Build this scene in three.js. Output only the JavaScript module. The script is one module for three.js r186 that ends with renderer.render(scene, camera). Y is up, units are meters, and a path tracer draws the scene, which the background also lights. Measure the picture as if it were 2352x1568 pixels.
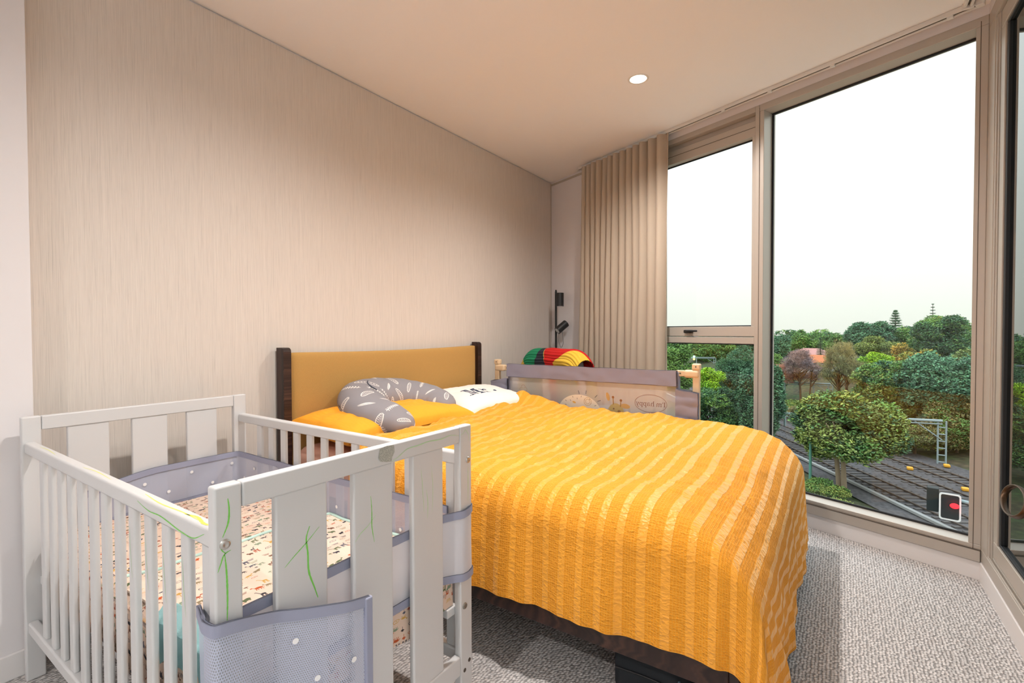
import * as THREE from 'three';
import { RoundedBoxGeometry } from 'three/addons/geometries/RoundedBoxGeometry.js';
import { mergeGeometries, toCreasedNormals } from 'three/addons/utils/BufferGeometryUtils.js';
import { ImprovedNoise } from 'three/addons/math/ImprovedNoise.js';
import { RectAreaLightUniformsLib } from 'three/addons/lights/RectAreaLightUniformsLib.js';

// ---------------------------------------------------------------- camera, sky, exposure
const scene = new THREE.Scene();
const renderer = new THREE.WebGLRenderer({ antialias: true });
renderer.toneMapping = THREE.LinearToneMapping;
renderer.toneMappingExposure = 1.98;
renderer.shadowMap.enabled = true;
RectAreaLightUniformsLib.init();

const RAD = Math.PI / 180;
const camera = new THREE.PerspectiveCamera(70.06, 2352 / 1568, 0.05, 3000);
{
  const yaw = 34.076 * RAD, pitch = -1.126 * RAD, roll = -0.154 * RAD;
  const f = new THREE.Vector3(Math.cos(yaw) * Math.cos(pitch), Math.sin(pitch), -Math.sin(yaw) * Math.cos(pitch));
  const r = new THREE.Vector3(Math.sin(yaw), 0, Math.cos(yaw));
  const u = new THREE.Vector3().crossVectors(r, f);
  camera.position.set(0, 1.17, 0);
  camera.up.copy(u.multiplyScalar(Math.cos(roll)).addScaledVector(r, -Math.sin(roll)));
  camera.lookAt(f.add(camera.position));
}
{ // overcast sky: dimmer at the horizon, brightest overhead, the same all round
  const w = 64, h = 128, d = new Float32Array(w * h * 4);
  for (let y = 0; y < h; y++) {
    const el = (y + 0.5) / h * Math.PI - Math.PI / 2, s = Math.max(0, Math.sin(el));
    const L = 0.49 * (1 + 2 * s), k = s;
    for (let x = 0; x < w; x++) {
      const o = (y * w + x) * 4;
      d[o] = L * (0.97 - 0.07 * k); d[o + 1] = L * 1.0; d[o + 2] = L * (0.91 + 0.21 * k); d[o + 3] = 1;
    }
  }
  const t = new THREE.DataTexture(d, w, h, THREE.RGBAFormat, THREE.FloatType);
  t.mapping = THREE.EquirectangularReflectionMapping; t.magFilter = THREE.LinearFilter; t.needsUpdate = true;
  scene.background = t;
}
const LAMP = { color: new THREE.Color().setRGB(1.0, 0.935, 0.88), intensity: 6.7 };   // warm ceiling downlights

// ---------------------------------------------------------------- helpers
let seed = 7;
const rnd = () => { seed = (seed + 0x6d2b79f5) | 0; let t = Math.imul(seed ^ (seed >>> 15), 1 | seed); t = (t + Math.imul(t ^ (t >>> 7), 61 | t)) ^ t; return ((t ^ (t >>> 14)) >>> 0) / 4294967296; };
const rr = (a, b) => a + (b - a) * rnd();
const perlin = new ImprovedNoise();
const noise = (x, y = 0.37, z = 0.71) => perlin.noise(x, y, z);
const sm = (a, b, x) => { const t = Math.min(1, Math.max(0, (x - a) / (b - a))); return t * t * (3 - 2 * t); };
const lerp = THREE.MathUtils.lerp;
const V = (x, y, z) => new THREE.Vector3(x, y, z);

const taken = new Map();
function numbered(n) { const k = taken.get(n) ?? 0; taken.set(n, k + 1); return k ? n + '_' + String(k).padStart(3, '0') : n; }
function obj(name, geo, mat, parent = scene) {
  const list = (Array.isArray(geo) ? geo : [geo]);
  let g = list[0];
  if (list.length > 1) g = mergeGeometries(list.map((x) => { const y = x.index ? x.toNonIndexed() : x; for (const k of Object.keys(y.attributes)) if (!['position', 'normal', 'uv'].includes(k)) y.deleteAttribute(k); return y; }));
  const m = new THREE.Mesh(g, mat);
  m.name = parent === scene ? numbered(name) : name;
  m.castShadow = m.receiveShadow = true;
  parent.add(m);
  return m;
}
function tag(o, label, category, group) { o.userData.label = label; o.userData.category = category; if (group) o.userData.group = group; return o; }
function thing(name, label, category, [x, y, z] = [0, 0, 0], turn = 0, group) {
  const o = new THREE.Group(); o.name = numbered(name); scene.add(o);
  o.position.set(x, y, z); o.rotation.y = turn; return tag(o, label, category, group);
}
function struct(name, geo, mat, label, category, parent = scene) {
  const m = obj(name, geo, mat, parent);
  if (parent === scene) { m.userData.kind = 'structure'; if (label) m.userData.label = label; if (category) m.userData.category = category; }
  return m;
}
function rb(x0, x1, y0, y1, z0, z1, r = 0.004, seg = 2) {
  const w = x1 - x0, h = y1 - y0, d = z1 - z0;
  const g = new RoundedBoxGeometry(w, h, d, seg, Math.min(r, w / 2.01, h / 2.01, d / 2.01));
  return g.translate((x0 + x1) / 2, (y0 + y1) / 2, (z0 + z1) / 2);
}
function bx(x0, x1, y0, y1, z0, z1) {      // plain box with uv in metres
  const w = x1 - x0, h = y1 - y0, d = z1 - z0, g = new THREE.BoxGeometry(w, h, d), uv = g.attributes.uv;
  const s = [[d, h], [d, h], [w, d], [w, d], [w, h], [w, h]];
  for (let i = 0; i < 24; i++) uv.setXY(i, uv.getX(i) * s[i >> 2][0], uv.getY(i) * s[i >> 2][1]);
  return g.translate((x0 + x1) / 2, (y0 + y1) / 2, (z0 + z1) / 2);
}
function cyl(a, b, r0, r1 = r0, seg = 20) {
  const d = b.clone().sub(a), g = new THREE.CylinderGeometry(r1, r0, d.length(), seg);
  g.applyQuaternion(new THREE.Quaternion().setFromUnitVectors(V(0, 1, 0), d.clone().normalize()));
  return g.translate((a.x + b.x) / 2, (a.y + b.y) / 2, (a.z + b.z) / 2);
}
const tube = (pts, r, n = 40, seg = 10, closed = false) => new THREE.TubeGeometry(new THREE.CatmullRomCurve3(pts, closed), n, r, seg, closed);
function grid(nu, nv, fn, uvfn, closeU = false) {   // surface fn(u,v) -> Vector3
  const P = [], U = [], I = [];
  for (let j = 0; j <= nv; j++) for (let i = 0; i <= nu; i++) {
    const u = i / nu, v = j / nv, p = fn(u, v), t = uvfn ? uvfn(u, v, p) : [u, v];
    P.push(p.x, p.y, p.z); U.push(t[0], t[1]);
  }
  for (let j = 0; j < nv; j++) for (let i = 0; i < nu; i++) {
    const a = j * (nu + 1) + i, b = a + 1, c = a + nu + 1, d = c + 1;
    I.push(a, b, c, b, d, c);
  }
  const g = new THREE.BufferGeometry();
  g.setAttribute('position', new THREE.Float32BufferAttribute(P, 3));
  g.setAttribute('uv', new THREE.Float32BufferAttribute(U, 2));
  g.setIndex(I); g.computeVertexNormals();
  if (closeU) { // smooth the seam
    const n = g.attributes.normal;
    for (let j = 0; j <= nv; j++) {
      const a = j * (nu + 1), b = a + nu, s = V(n.getX(a) + n.getX(b), n.getY(a) + n.getY(b), n.getZ(a) + n.getZ(b)).normalize();
      n.setXYZ(a, s.x, s.y, s.z); n.setXYZ(b, s.x, s.y, s.z);
    }
  }
  return g;
}
function cloth(nu, nv, fn, uvfn, t) {               // sheet with thickness t
  const g = grid(nu, nv, fn, uvfn), p = g.attributes.position, n = g.attributes.normal, uv = g.attributes.uv, N = p.count;
  const P = [], Q = [], U = [], I = [];
  for (let s = 0; s < 2; s++) for (let i = 0; i < N; i++) {
    const k = s ? -t : 0, q = s ? -1 : 1;
    P.push(p.getX(i) + n.getX(i) * k, p.getY(i) + n.getY(i) * k, p.getZ(i) + n.getZ(i) * k);
    Q.push(n.getX(i) * q, n.getY(i) * q, n.getZ(i) * q); U.push(uv.getX(i), uv.getY(i));
  }
  const idx = g.index.array;
  for (let i = 0; i < idx.length; i += 3) { I.push(idx[i], idx[i + 1], idx[i + 2]); I.push(N + idx[i], N + idx[i + 2], N + idx[i + 1]); }
  const rim = []; 
  for (let i = 0; i < nu; i++) rim.push([i + 1, i]);
  for (let j = 0; j < nv; j++) rim.push([j * (nu + 1), (j + 1) * (nu + 1)]);
  for (let i = 0; i < nu; i++) rim.push([nv * (nu + 1) + i, nv * (nu + 1) + i + 1]);
  for (let j = 0; j < nv; j++) rim.push([(j + 1) * (nu + 1) + nu, j * (nu + 1) + nu]);
  for (const [a, b] of rim) I.push(a, b, N + a, b, N + b, N + a);
  const o = new THREE.BufferGeometry();
  o.setAttribute('position', new THREE.Float32BufferAttribute(P, 3));
  o.setAttribute('normal', new THREE.Float32BufferAttribute(Q, 3));
  o.setAttribute('uv', new THREE.Float32BufferAttribute(U, 2));
  o.setIndex(I); return o;
}
function prism(pts, depth, bevel = 0) {              // outline in x,y extruded along z
  const s = new THREE.Shape(pts.map(([x, y]) => new THREE.Vector2(x, y)));
  return new THREE.ExtrudeGeometry(s, { depth, bevelEnabled: bevel > 0, bevelSize: bevel, bevelThickness: bevel, bevelSegments: 2 });
}
// textures -------------------------------------------------------
function canvas(w, h, draw) { const c = document.createElement('canvas'); c.width = w; c.height = h; draw(c.getContext('2d'), w, h); return c; }
function tex(c, rx = 1, ry = 1, srgb = true, wrap = THREE.RepeatWrapping) {
  const t = new THREE.CanvasTexture(c); t.wrapS = t.wrapT = wrap; t.repeat.set(rx, ry); if (srgb) t.colorSpace = THREE.SRGBColorSpace; return t;
}
function field(w, h, fn, rx = 1, ry = 1, srgb = false) {   // fn(x,y) -> grey or [r,g,b] 0..1
  const d = new Uint8Array(w * h * 4);
  for (let y = 0; y < h; y++) for (let x = 0; x < w; x++) {
    const v = fn(x, y), o = (y * w + x) * 4, a = typeof v === 'number' ? [v, v, v] : v;
    for (let k = 0; k < 3; k++) d[o + k] = Math.max(0, Math.min(255, a[k] * 255)); d[o + 3] = 255;
  }
  const t = new THREE.DataTexture(d, w, h); t.wrapS = t.wrapT = THREE.RepeatWrapping; t.magFilter = THREE.LinearFilter; t.repeat.set(rx, ry);
  if (srgb) t.colorSpace = THREE.SRGBColorSpace; t.needsUpdate = true; return t;
}
const S = (o) => new THREE.MeshStandardMaterial(o);
const PH = (o) => new THREE.MeshPhysicalMaterial(o);
const C = (r, g, b) => new THREE.Color().setRGB(r, g, b);
const MAT = {};
{
  // wallpaper: fine vertical grass-cloth threads
  const n = 1024, colr = new Float32Array(n * n);
  for (let x = 0; x < n; x++) { const base = rr(-0.5, 0.5) * 0.035; for (let y = 0; y < n; y++) colr[y * n + x] = base; }
  for (let k = 0; k < 9000; k++) { const x = Math.floor(rnd() * n), y0 = Math.floor(rnd() * n), L = Math.floor(rr(20, 190)), a = rr(-0.09, 0.06); for (let y = 0; y < L; y++) { const f = Math.sin(Math.PI * y / L); colr[((y0 + y) % n) * n + x] += a * f; } }
  const paper = field(n, n, (x, y) => { const v = 1 + colr[y * n + x] * 0.7; return [0.855 * v, 0.825 * v, 0.795 * v]; }, 1 / 0.85, 1 / 1.1, true);
  const paperB = field(n, n, (x, y) => 0.5 + colr[y * n + x] * 1.6, 1 / 0.85, 1 / 1.1);
  MAT.paper = S({ map: paper, bumpMap: paperB, bumpScale: 0.0006, roughness: 0.82 });
  MAT.wall = S({ color: C(0.76, 0.735, 0.75), roughness: 0.85 });
  MAT.ceiling = S({ color: C(0.90, 0.89, 0.885), roughness: 0.9 });
  MAT.skirt = S({ color: C(0.76, 0.74, 0.74), roughness: 0.5 });
  // looped carpet
  const m = 512, cell = 16;
  const ids = []; for (let i = 0; i < 4096; i++) ids.push(rnd());
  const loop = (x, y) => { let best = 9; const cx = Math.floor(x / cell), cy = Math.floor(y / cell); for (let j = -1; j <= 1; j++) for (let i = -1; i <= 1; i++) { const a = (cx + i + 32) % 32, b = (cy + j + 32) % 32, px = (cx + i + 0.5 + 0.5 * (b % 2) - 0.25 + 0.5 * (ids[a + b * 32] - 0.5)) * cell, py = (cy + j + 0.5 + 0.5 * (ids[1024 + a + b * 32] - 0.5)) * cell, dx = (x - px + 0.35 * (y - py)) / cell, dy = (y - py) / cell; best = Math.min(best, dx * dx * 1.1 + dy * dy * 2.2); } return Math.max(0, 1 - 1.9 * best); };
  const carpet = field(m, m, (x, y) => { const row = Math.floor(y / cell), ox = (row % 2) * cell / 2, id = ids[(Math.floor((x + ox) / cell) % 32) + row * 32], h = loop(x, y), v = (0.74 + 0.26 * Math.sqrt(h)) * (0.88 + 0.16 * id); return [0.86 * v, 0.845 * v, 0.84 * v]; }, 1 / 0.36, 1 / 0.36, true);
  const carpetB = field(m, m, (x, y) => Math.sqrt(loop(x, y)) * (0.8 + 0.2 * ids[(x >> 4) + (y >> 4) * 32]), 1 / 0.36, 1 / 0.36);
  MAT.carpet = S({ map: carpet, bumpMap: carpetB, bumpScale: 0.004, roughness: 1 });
  MAT.bronze = S({ color: C(0.50, 0.455, 0.405), roughness: 0.36, metalness: 0.2 });
  MAT.gasket = S({ color: C(0.012, 0.014, 0.018), roughness: 0.6 });
  MAT.groove = S({ color: C(0.09, 0.07, 0.055), roughness: 0.8 });
  MAT.glass = PH({ color: C(0.95, 0.98, 0.96), transmission: 1, thickness: 0, roughness: 0, ior: 1.5 });
  MAT.tinted = PH({ color: C(0.035, 0.05, 0.043), transmission: 1, thickness: 0, roughness: 0, ior: 2.3 });
  MAT.black = S({ color: C(0.015, 0.016, 0.018), roughness: 0.45 });
  MAT.white = S({ color: C(0.635, 0.64, 0.65), roughness: 0.38 });
  MAT.steel = S({ color: C(0.55, 0.54, 0.52), roughness: 0.3, metalness: 1 });
  MAT.plasticWhite = S({ color: C(0.75, 0.73, 0.70), roughness: 0.5 });
  const grain = canvas(256, 1024, (g, w, h) => { g.fillStyle = '#3a2622'; g.fillRect(0, 0, w, h); for (let i = 0; i < 900; i++) { g.strokeStyle = rnd() < 0.5 ? 'rgba(20,10,8,.35)' : 'rgba(95,62,50,.22)'; g.lineWidth = rr(0.5, 2); const x = rnd() * w; g.beginPath(); g.moveTo(x, 0); for (let y = 0; y <= h; y += 64) g.lineTo(x + 5 * noise(x * 0.03, y * 0.006), y); g.stroke(); } });
  MAT.darkWood = S({ map: tex(grain), roughness: 0.42 });
  const weave = (r, g, b, a, s) => field(256, 256, (x, y) => { const v = 1 + a * (rnd() - 0.5) + 0.05 * (((x >> 1) + (y >> 1)) % 2 ? 1 : -1); return [r * v, g * v, b * v]; }, 1 / s, 1 / s, true);
  const weaveB = field(128, 128, (x, y) => 0.5 + 0.25 * Math.sin(x * Math.PI / 2) + 0.25 * Math.sin(y * Math.PI / 2) + 0.2 * (rnd() - 0.5), 1 / 0.06, 1 / 0.06);
  MAT.mustard = PH({ map: weave(0.745, 0.58, 0.325, 0.16, 0.15), bumpMap: weaveB, bumpScale: 0.0006, roughness: 0.95, sheen: 0.3, sheenRoughness: 0.6, sheenColor: C(0.9, 0.7, 0.35) });
  MAT.curtain = PH({ map: weave(0.745, 0.69, 0.62, 0.07, 0.12), roughness: 0.95, transmission: 0.1, thickness: 0 });
  MAT.greyFabric = PH({ map: weave(0.585, 0.585, 0.665, 0.08, 0.1), roughness: 0.92, transmission: 0.12, thickness: 0 });
  MAT.binding = S({ map: weave(0.60, 0.615, 0.70, 0.06, 0.06), roughness: 0.9 });
  MAT.beige = S({ color: C(0.72, 0.55, 0.36), roughness: 0.42 });
  MAT.pinkSheet = S({ map: weave(0.85, 0.66, 0.585, 0.05, 0.1), roughness: 0.95 });
  MAT.teal = PH({ color: C(0.36, 0.66, 0.69), roughness: 1, sheen: 0.8, sheenRoughness: 0.5, sheenColor: C(0.6, 0.85, 0.85), bumpMap: field(128, 128, () => rnd(), 1 / 0.05, 1 / 0.05), bumpScale: 0.002 });
  MAT.tealEdge = S({ color: C(0.50, 0.70, 0.64), roughness: 0.95 });
  MAT.bag = S({ color: C(0.022, 0.028, 0.036), roughness: 0.75, bumpMap: weaveB, bumpScale: 0.0006 });
  MAT.bagPiping = S({ color: C(0.10, 0.15, 0.19), roughness: 0.5 });
}
const weaveOf = (k) => MAT[k];

// ---------------------------------------------------------------- room shell
const CEIL = 2.667, ZF = -2.43, ZR = 0.5494, XB = -1.7, RC = V(3.0985, 0, ZR), TH = 68 * RAD;
const ws = (s, d = 0) => V(RC.x + s * Math.cos(TH) + d * Math.sin(TH), 0, RC.z - s * Math.sin(TH) + d * Math.cos(TH));   // along the window wall, d outwards
const SL = (RC.z - ZF) / Math.sin(TH), CORNER = ws(SL);
function onWindowWall(o) { o.position.copy(RC); o.rotation.y = TH; return o; }
function slab(y0, y1, grow) {
  const a = ws(-grow * 1.5, grow), b = ws(SL + grow * 1.5, grow);
  const pts = [[XB - grow, ZR + grow], [a.x, ZR + grow], [b.x, ZF - grow], [XB - grow, ZF - grow]];
  const g = new THREE.ExtrudeGeometry(new THREE.Shape(pts.map(([x, z]) => new THREE.Vector2(x, -z))), { depth: y1 - y0, bevelEnabled: false });
  return g.rotateX(-Math.PI / 2).translate(0, y0, 0);
}
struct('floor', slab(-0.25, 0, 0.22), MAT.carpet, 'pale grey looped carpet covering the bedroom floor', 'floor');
struct('ceiling', slab(CEIL, CEIL + 0.25, 0.22), MAT.ceiling, 'smooth white painted ceiling with recessed downlight', 'ceiling');
// feature wall (papered) and the white nib beside it
{
  const w = struct('wall_left', bx(0.3, CORNER.x + 0.3, 0, CEIL, ZF - 0.22, ZF - 0.012), MAT.wall, 'bedhead wall covered with beige textured wallpaper', 'wall');
  struct('wallpaper', bx(0.3, CORNER.x - 0.012, 0, CEIL - 0.012, ZF - 0.012, ZF), MAT.paper, null, null, w);
  struct('corner_bead', bx(CORNER.x - 0.012, CORNER.x + 0.004, 0, CEIL - 0.012, ZF - 0.012, ZF + 0.004), MAT.bronze, null, null, w);
  struct('wall_left', bx(XB - 0.2, 0.465, 0, CEIL, ZF - 0.22, -2.323), MAT.wall, 'plain white painted wall standing proud of the wallpaper', 'wall');
  struct('baseboard_left', rb(XB, 0.465, 0, 0.086, -2.323, -2.309, 0.003), MAT.skirt, 'white skirting board on the plain white wall', 'baseboard');
  struct('baseboard_left', rb(0.4651, CORNER.x - 0.1, 0, 0.086, ZF, ZF + 0.014, 0.003), MAT.skirt, 'white skirting board below the wallpaper', 'baseboard');
  struct('wall_back', bx(XB - 0.2, XB, 0, CEIL, -2.4, ZR + 0.2), MAT.wall, 'plain white wall at the entry end of the room', 'wall');
}
// ---------------------------------------------------------------- window wall (local axes: x = along wall from the right corner, y up, z outwards)
function frameRect(s0, s1, y0, y1, d0, d1, t) { // four bars inside a rectangle
  return [rb(s0, s1, y0, y0 + t[0], d0, d1, 0.003), rb(s0, s1, y1 - t[1], y1, d0, d1, 0.003), rb(s0, s0 + t[2], y0 + t[0], y1 - t[1], d0, d1, 0.003), rb(s1 - t[3], s1, y0 + t[0], y1 - t[1], d0, d1, 0.003)];
}
{
  const W1 = 2.12;
  const low = onWindowWall(struct('wall_window', [bx(-0.05, SL + 0.05, 0, 0.088, 0.0, 0.2), bx(W1, SL + 0.05, 0.088, 2.62, 0, 0.2), bx(-0.05, SL + 0.05, 2.62, CEIL, 0, 0.2)], MAT.wall, 'white wall around the tall bedroom windows', 'wall'));
  struct('baseboard_window', [rb(0.0, SL, 0, 0.086, -0.004, 0.002, 0.002)], MAT.skirt, null, null, low);
  struct('head_trim', [rb(W1 + 0.02, SL - 0.004, 2.628, 2.648, -0.004, 0.006, 0.001)], MAT.bronze, null, null, low);
  // window_2: one big fixed pane
  const w2 = onWindowWall(new THREE.Group()); w2.name = numbered('window_2'); w2.userData = { kind: 'structure', label: 'large fixed pane window in bronze aluminium frame', category: 'window' }; scene.add(w2);
  obj('frame', [rb(0.0, 1.072, 0.088, 0.142, -0.012, 0.14, 0.003), rb(0.0, 1.072, 0.142, 0.165, -0.002, 0.14, 0.003), rb(0.0, 1.072, 2.577, 2.62, -0.002, 0.14, 0.003), rb(0.0, 0.045, 0.165, 2.577, -0.002, 0.14, 0.003), rb(1.044, 1.071, 0.165, 2.577, -0.002, 0.14, 0.003)], MAT.bronze, w2);
  obj('frame_joint', [bx(0.026, 0.0285, 0.142, 2.6, -0.0028, 0.0), bx(1.0705, 1.0735, 0.1, 2.6, -0.0012, 0.005), bx(0.0, 1.07, 0.1405, 0.143, -0.0126, -0.002)], MAT.groove, w2);
  obj('gasket', frameRect(0.045, 1.044, 0.165, 2.577, 0.094, 0.104, [0.012, 0.012, 0.012, 0.012]), MAT.gasket, w2);
  obj('pane', new THREE.PlaneGeometry(0.985, 2.4).translate(0.5445, 1.371, 0.1), MAT.glass, w2);
  // window_1: awning sash above a fixed lower pane
  const w1 = onWindowWall(new THREE.Group()); w1.name = numbered('window_1'); w1.userData = { kind: 'structure', label: 'narrow awning window over fixed pane beside the curtain', category: 'window' }; scene.add(w1);
  obj('frame', [rb(1.0735, 1.101, 0.088, 2.62, -0.002, 0.14, 0.003), rb(1.101, W1, 0.088, 0.142, -0.012, 0.14, 0.003), rb(1.101, W1, 0.142, 0.165, -0.002, 0.14, 0.003), rb(1.101, W1, 2.583, 2.62, -0.002, 0.14, 0.003), rb(1.101, W1, 1.086, 1.130, -0.002, 0.14, 0.003), rb(W1 - 0.03, W1, 0.165, 2.583, -0.002, 0.14, 0.003)], MAT.bronze, w1);
  const sash = obj('sash', [rb(1.104, W1 - 0.033, 2.445, 2.545, 0.03, 0.1, 0.003), rb(1.102, W1 - 0.03, 2.545, 2.583, 0.05, 0.12, 0.003), rb(1.104, W1 - 0.033, 1.133, 1.203, 0.012, 0.1, 0.003), rb(1.104, 1.134, 1.203, 2.445, 0.02, 0.1, 0.003), rb(W1 - 0.065, W1 - 0.033, 1.203, 2.445, 0.02, 0.1, 0.003)], MAT.bronze, w1);
  obj('sash_joint', [bx(1.104, W1 - 0.033, 2.5, 2.503, 0.0288, 0.031), bx(1.104, W1 - 0.033, 1.1335, 1.137, 0.0108, 0.013)], MAT.groove, sash);
  obj('pane', new THREE.PlaneGeometry(W1 - 1.19, 1.26).translate((1.13 + W1 - 0.06) / 2, 1.825, 0.08), MAT.glass, sash);
  obj('gasket', frameRect(1.134, W1 - 0.065, 1.203, 2.445, 0.074, 0.084, [0.008, 0.01, 0.005, 0.005]), MAT.gasket, w1);
  obj('lower_pane', new THREE.PlaneGeometry(W1 - 1.13, 0.93).translate((1.1 + W1 - 0.03) / 2, 0.6255, 0.06), MAT.glass, w1);
  obj('lower_gasket', frameRect(1.101, W1 - 0.03, 0.165, 1.086, 0.054, 0.064, [0.008, 0.008, 0.006, 0.006]), MAT.gasket, w1);
  const hd = obj('handle', [rb(1.565, 1.635, 1.158, 1.182, -0.012, 0.014, 0.006), rb(1.515, 1.605, 1.166, 1.180, -0.026, -0.010, 0.006)], MAT.black, w1);
  hd.userData.label = 'black window handle';
}
// ---------------------------------------------------------------- glazed wall on the right
{
  const wr = struct('wall_right', [bx(XB - 0.2, RC.x + 0.12, 0, 0.088, ZR, ZR + 0.2), bx(XB - 0.2, RC.x + 0.12, 2.62, CEIL, ZR, ZR + 0.2), bx(XB - 0.2, -1.2, 0.088, 2.62, ZR, ZR + 0.2), bx(0.45, 1.55, 0.088, 2.62, ZR, ZR + 0.2)], MAT.wall, 'white wall framing the glazed side of the room', 'wall');
  struct('baseboard_right', rb(XB, RC.x - 0.002, 0, 0.086, ZR - 0.004, ZR + 0.002, 0.002), MAT.skirt, null, null, wr);
  const d = new THREE.Group(); d.name = numbered('door_1'); d.userData = { kind: 'structure', label: 'dark tinted sliding glass door beside the big window', category: 'door' }; scene.add(d);
  d.position.set(0, 0, ZR);
  obj('outer_frame', [rb(1.55, RC.x + 0.05, 0.088, 0.15, 0.0, 0.16, 0.003), rb(1.55, RC.x + 0.05, 2.55, 2.62, 0.0, 0.16, 0.003), rb(2.99, RC.x + 0.05, 0.15, 2.55, 0.0, 0.16, 0.004), rb(1.55, 1.6, 0.15, 2.55, 0.0, 0.16, 0.003)], MAT.bronze, d);
  obj('track', [rb(1.6, 2.99, 0.15, 0.158, 0.002, 0.008, 0.001), rb(1.6, 2.99, 0.15, 0.166, 0.012, 0.02, 0.001), rb(2.972, 2.99, 0.15, 2.55, 0.004, 0.012, 0.002), rb(2.955, 2.972, 0.15, 2.55, 0.009, 0.018, 0.002)], MAT.bronze, d);
  obj('leaf_frame', frameRect(1.6, 2.945, 0.17, 2.545, 0.012, 0.05, [0.075, 0.075, 0.06, 0.06]), MAT.bronze, d);
  obj('gasket', frameRect(1.66, 2.885, 0.245, 2.47, 0.018, 0.042, [0.012, 0.012, 0.02, 0.026]), MAT.gasket, d);
  obj('pane', new THREE.PlaneGeometry(1.24, 2.24).translate(2.272, 1.357, 0.03), MAT.tinted, d);
  const ring = new THREE.TorusGeometry(0.12, 0.0105, 12, 48).scale(1, 0.42, 1).rotateY(0.0);
  obj('pull_ring', [ring.rotateX(0.35).translate(2.44, 0.56, -0.03), cyl(V(2.33, 0.56, -0.03), V(2.33, 0.56, 0.03), 0.011)], S({ color: C(0.09, 0.05, 0.025), roughness: 0.4, metalness: 0.6 }), d).userData.label = 'dark bronze ring pull';
  // clear panes further along (their daylight falls across the cot)
  const w3 = new THREE.Group(); w3.name = numbered('window_3'); w3.userData = { kind: 'structure', label: 'clear glazing along the right side of the room', category: 'window' }; scene.add(w3);
  w3.position.set(0, 0, ZR);
  obj('frame', frameRect(-1.2, 0.45, 0.088, 2.62, 0, 0.14, [0.06, 0.045, 0.05, 0.05]), MAT.bronze, w3);
  obj('pane', new THREE.PlaneGeometry(1.56, 2.44).translate(-0.375, 1.36, 0.09), MAT.glass, w3);
}
// ---------------------------------------------------------------- curtain tracks, curtain, downlights
{
  const t = onWindowWall(thing('curtain_track', 'slim white ceiling curtain track running above the window wall', 'curtain track'));
  obj('rail', [rb(0.02, 2.72, CEIL - 0.022, CEIL, -0.085, -0.06, 0.003), rb(0.02, 2.72, CEIL - 0.026, CEIL - 0.018, -0.066, -0.058, 0.002)], MAT.plasticWhite, t);
  obj('slot', bx(0.03, 2.72, CEIL - 0.0235, CEIL - 0.018, -0.0768, -0.0708), MAT.groove, t);
  for (const s of [0.12, 0.62, 0.97, 1.28]) obj('glider', rb(s - 0.012, s + 0.012, CEIL - 0.034, CEIL - 0.02, -0.082, -0.064, 0.003), MAT.plasticWhite, t);
  obj('end_cap', rb(0.0, 0.03, CEIL - 0.03, CEIL, -0.09, -0.055, 0.003), MAT.plasticWhite, t);
  const t2 = thing('curtain_track', 'short white ceiling curtain track along the glass door wall', 'curtain track');
  obj('rail', [rb(-1.1, 3.03, CEIL - 0.022, CEIL, ZR - 0.1, ZR - 0.088, 0.003), rb(-1.1, 3.03, CEIL - 0.022, CEIL, ZR - 0.078, ZR - 0.066, 0.003)], MAT.plasticWhite, t2);
  obj('slot', bx(-1.1, 3.03, CEIL - 0.012, CEIL - 0.002, ZR - 0.09, ZR - 0.076), MAT.groove, t2);
  obj('end_cap', rb(3.03, 3.045, CEIL - 0.028, CEIL, ZR - 0.104, ZR - 0.062, 0.003), MAT.plasticWhite, t2);
}
{
  // wave-fold curtain gathered at the side of the narrow window
  const c = onWindowWall(thing('curtain', 'beige floor length curtain drawn to the side in soft folds', 'curtain'));
  const N = 13, pos = (u, v) => {                    // u 0 = window side, 1 = wall side ; v 0 top 1 bottom
    const top = 1.70 + 0.93 * Math.pow(u, 0.86), bot = 1.712 + 0.965 * Math.pow(u, 0.9);
    const s = lerp(top, bot, v);
    const ph = u * N * 2 * Math.PI, amp = lerp(0.034, 0.05, v) * (0.8 + 0.35 * noise(u * 9, 2.2)) * sm(0, 0.06, u + 0.02);
    const d = -0.1 + amp * Math.sin(ph + 0.9 * noise(u * 5, v * 1.4, 8.3) * v * 2.2) + 0.012 * noise(u * 20, v * 3.0);
    return V(s + 0.014 * Math.cos(ph) * (0.5 + v), lerp(CEIL - 0.03, 0.02, v), d);
  };
  obj('panel', cloth(420, 60, pos, (u, v) => [u * 2.1, v * 2.6], -0.002), MAT.curtain, c);
  obj('header_tape', cloth(420, 2, (u, v) => { const p = pos(u, v * 0.02); p.z += 0.004; return p; }, (u, v) => [u * 2.1, v * 0.06], -0.002), MAT.plasticWhite, c);
}
function downlight(x, z, label, group) {
  const d = thing('downlight', label, 'downlight', [x, CEIL, z], 0, group);
  const prof = [[0.047, 0.012], [0.0478, 0.0], [0.049, -0.0025], [0.056, -0.0035], [0.060, -0.002], [0.061, 0.0]].map(([a, b]) => new THREE.Vector2(a, b));
  obj('trim_ring', new THREE.LatheGeometry(prof, 48), MAT.plasticWhite, d);
  obj('light_lens', new THREE.CylinderGeometry(0.047, 0.047, 0.003, 40).translate(0, -0.0008, 0), S({ color: C(0.9, 0.9, 0.9), emissive: C(1.0, 0.88, 0.72), emissiveIntensity: 4 }), d);
  const l = new THREE.SpotLight(LAMP.color, LAMP.intensity, 0, 78 * RAD, 0.75, 2);
  l.position.set(0, -0.012, 0); l.target.position.set(0, -2, 0); l.castShadow = true; l.shadow.radius = 2.2; l.name = 'downlight_lamp';
  d.add(l, l.target);
}
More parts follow.
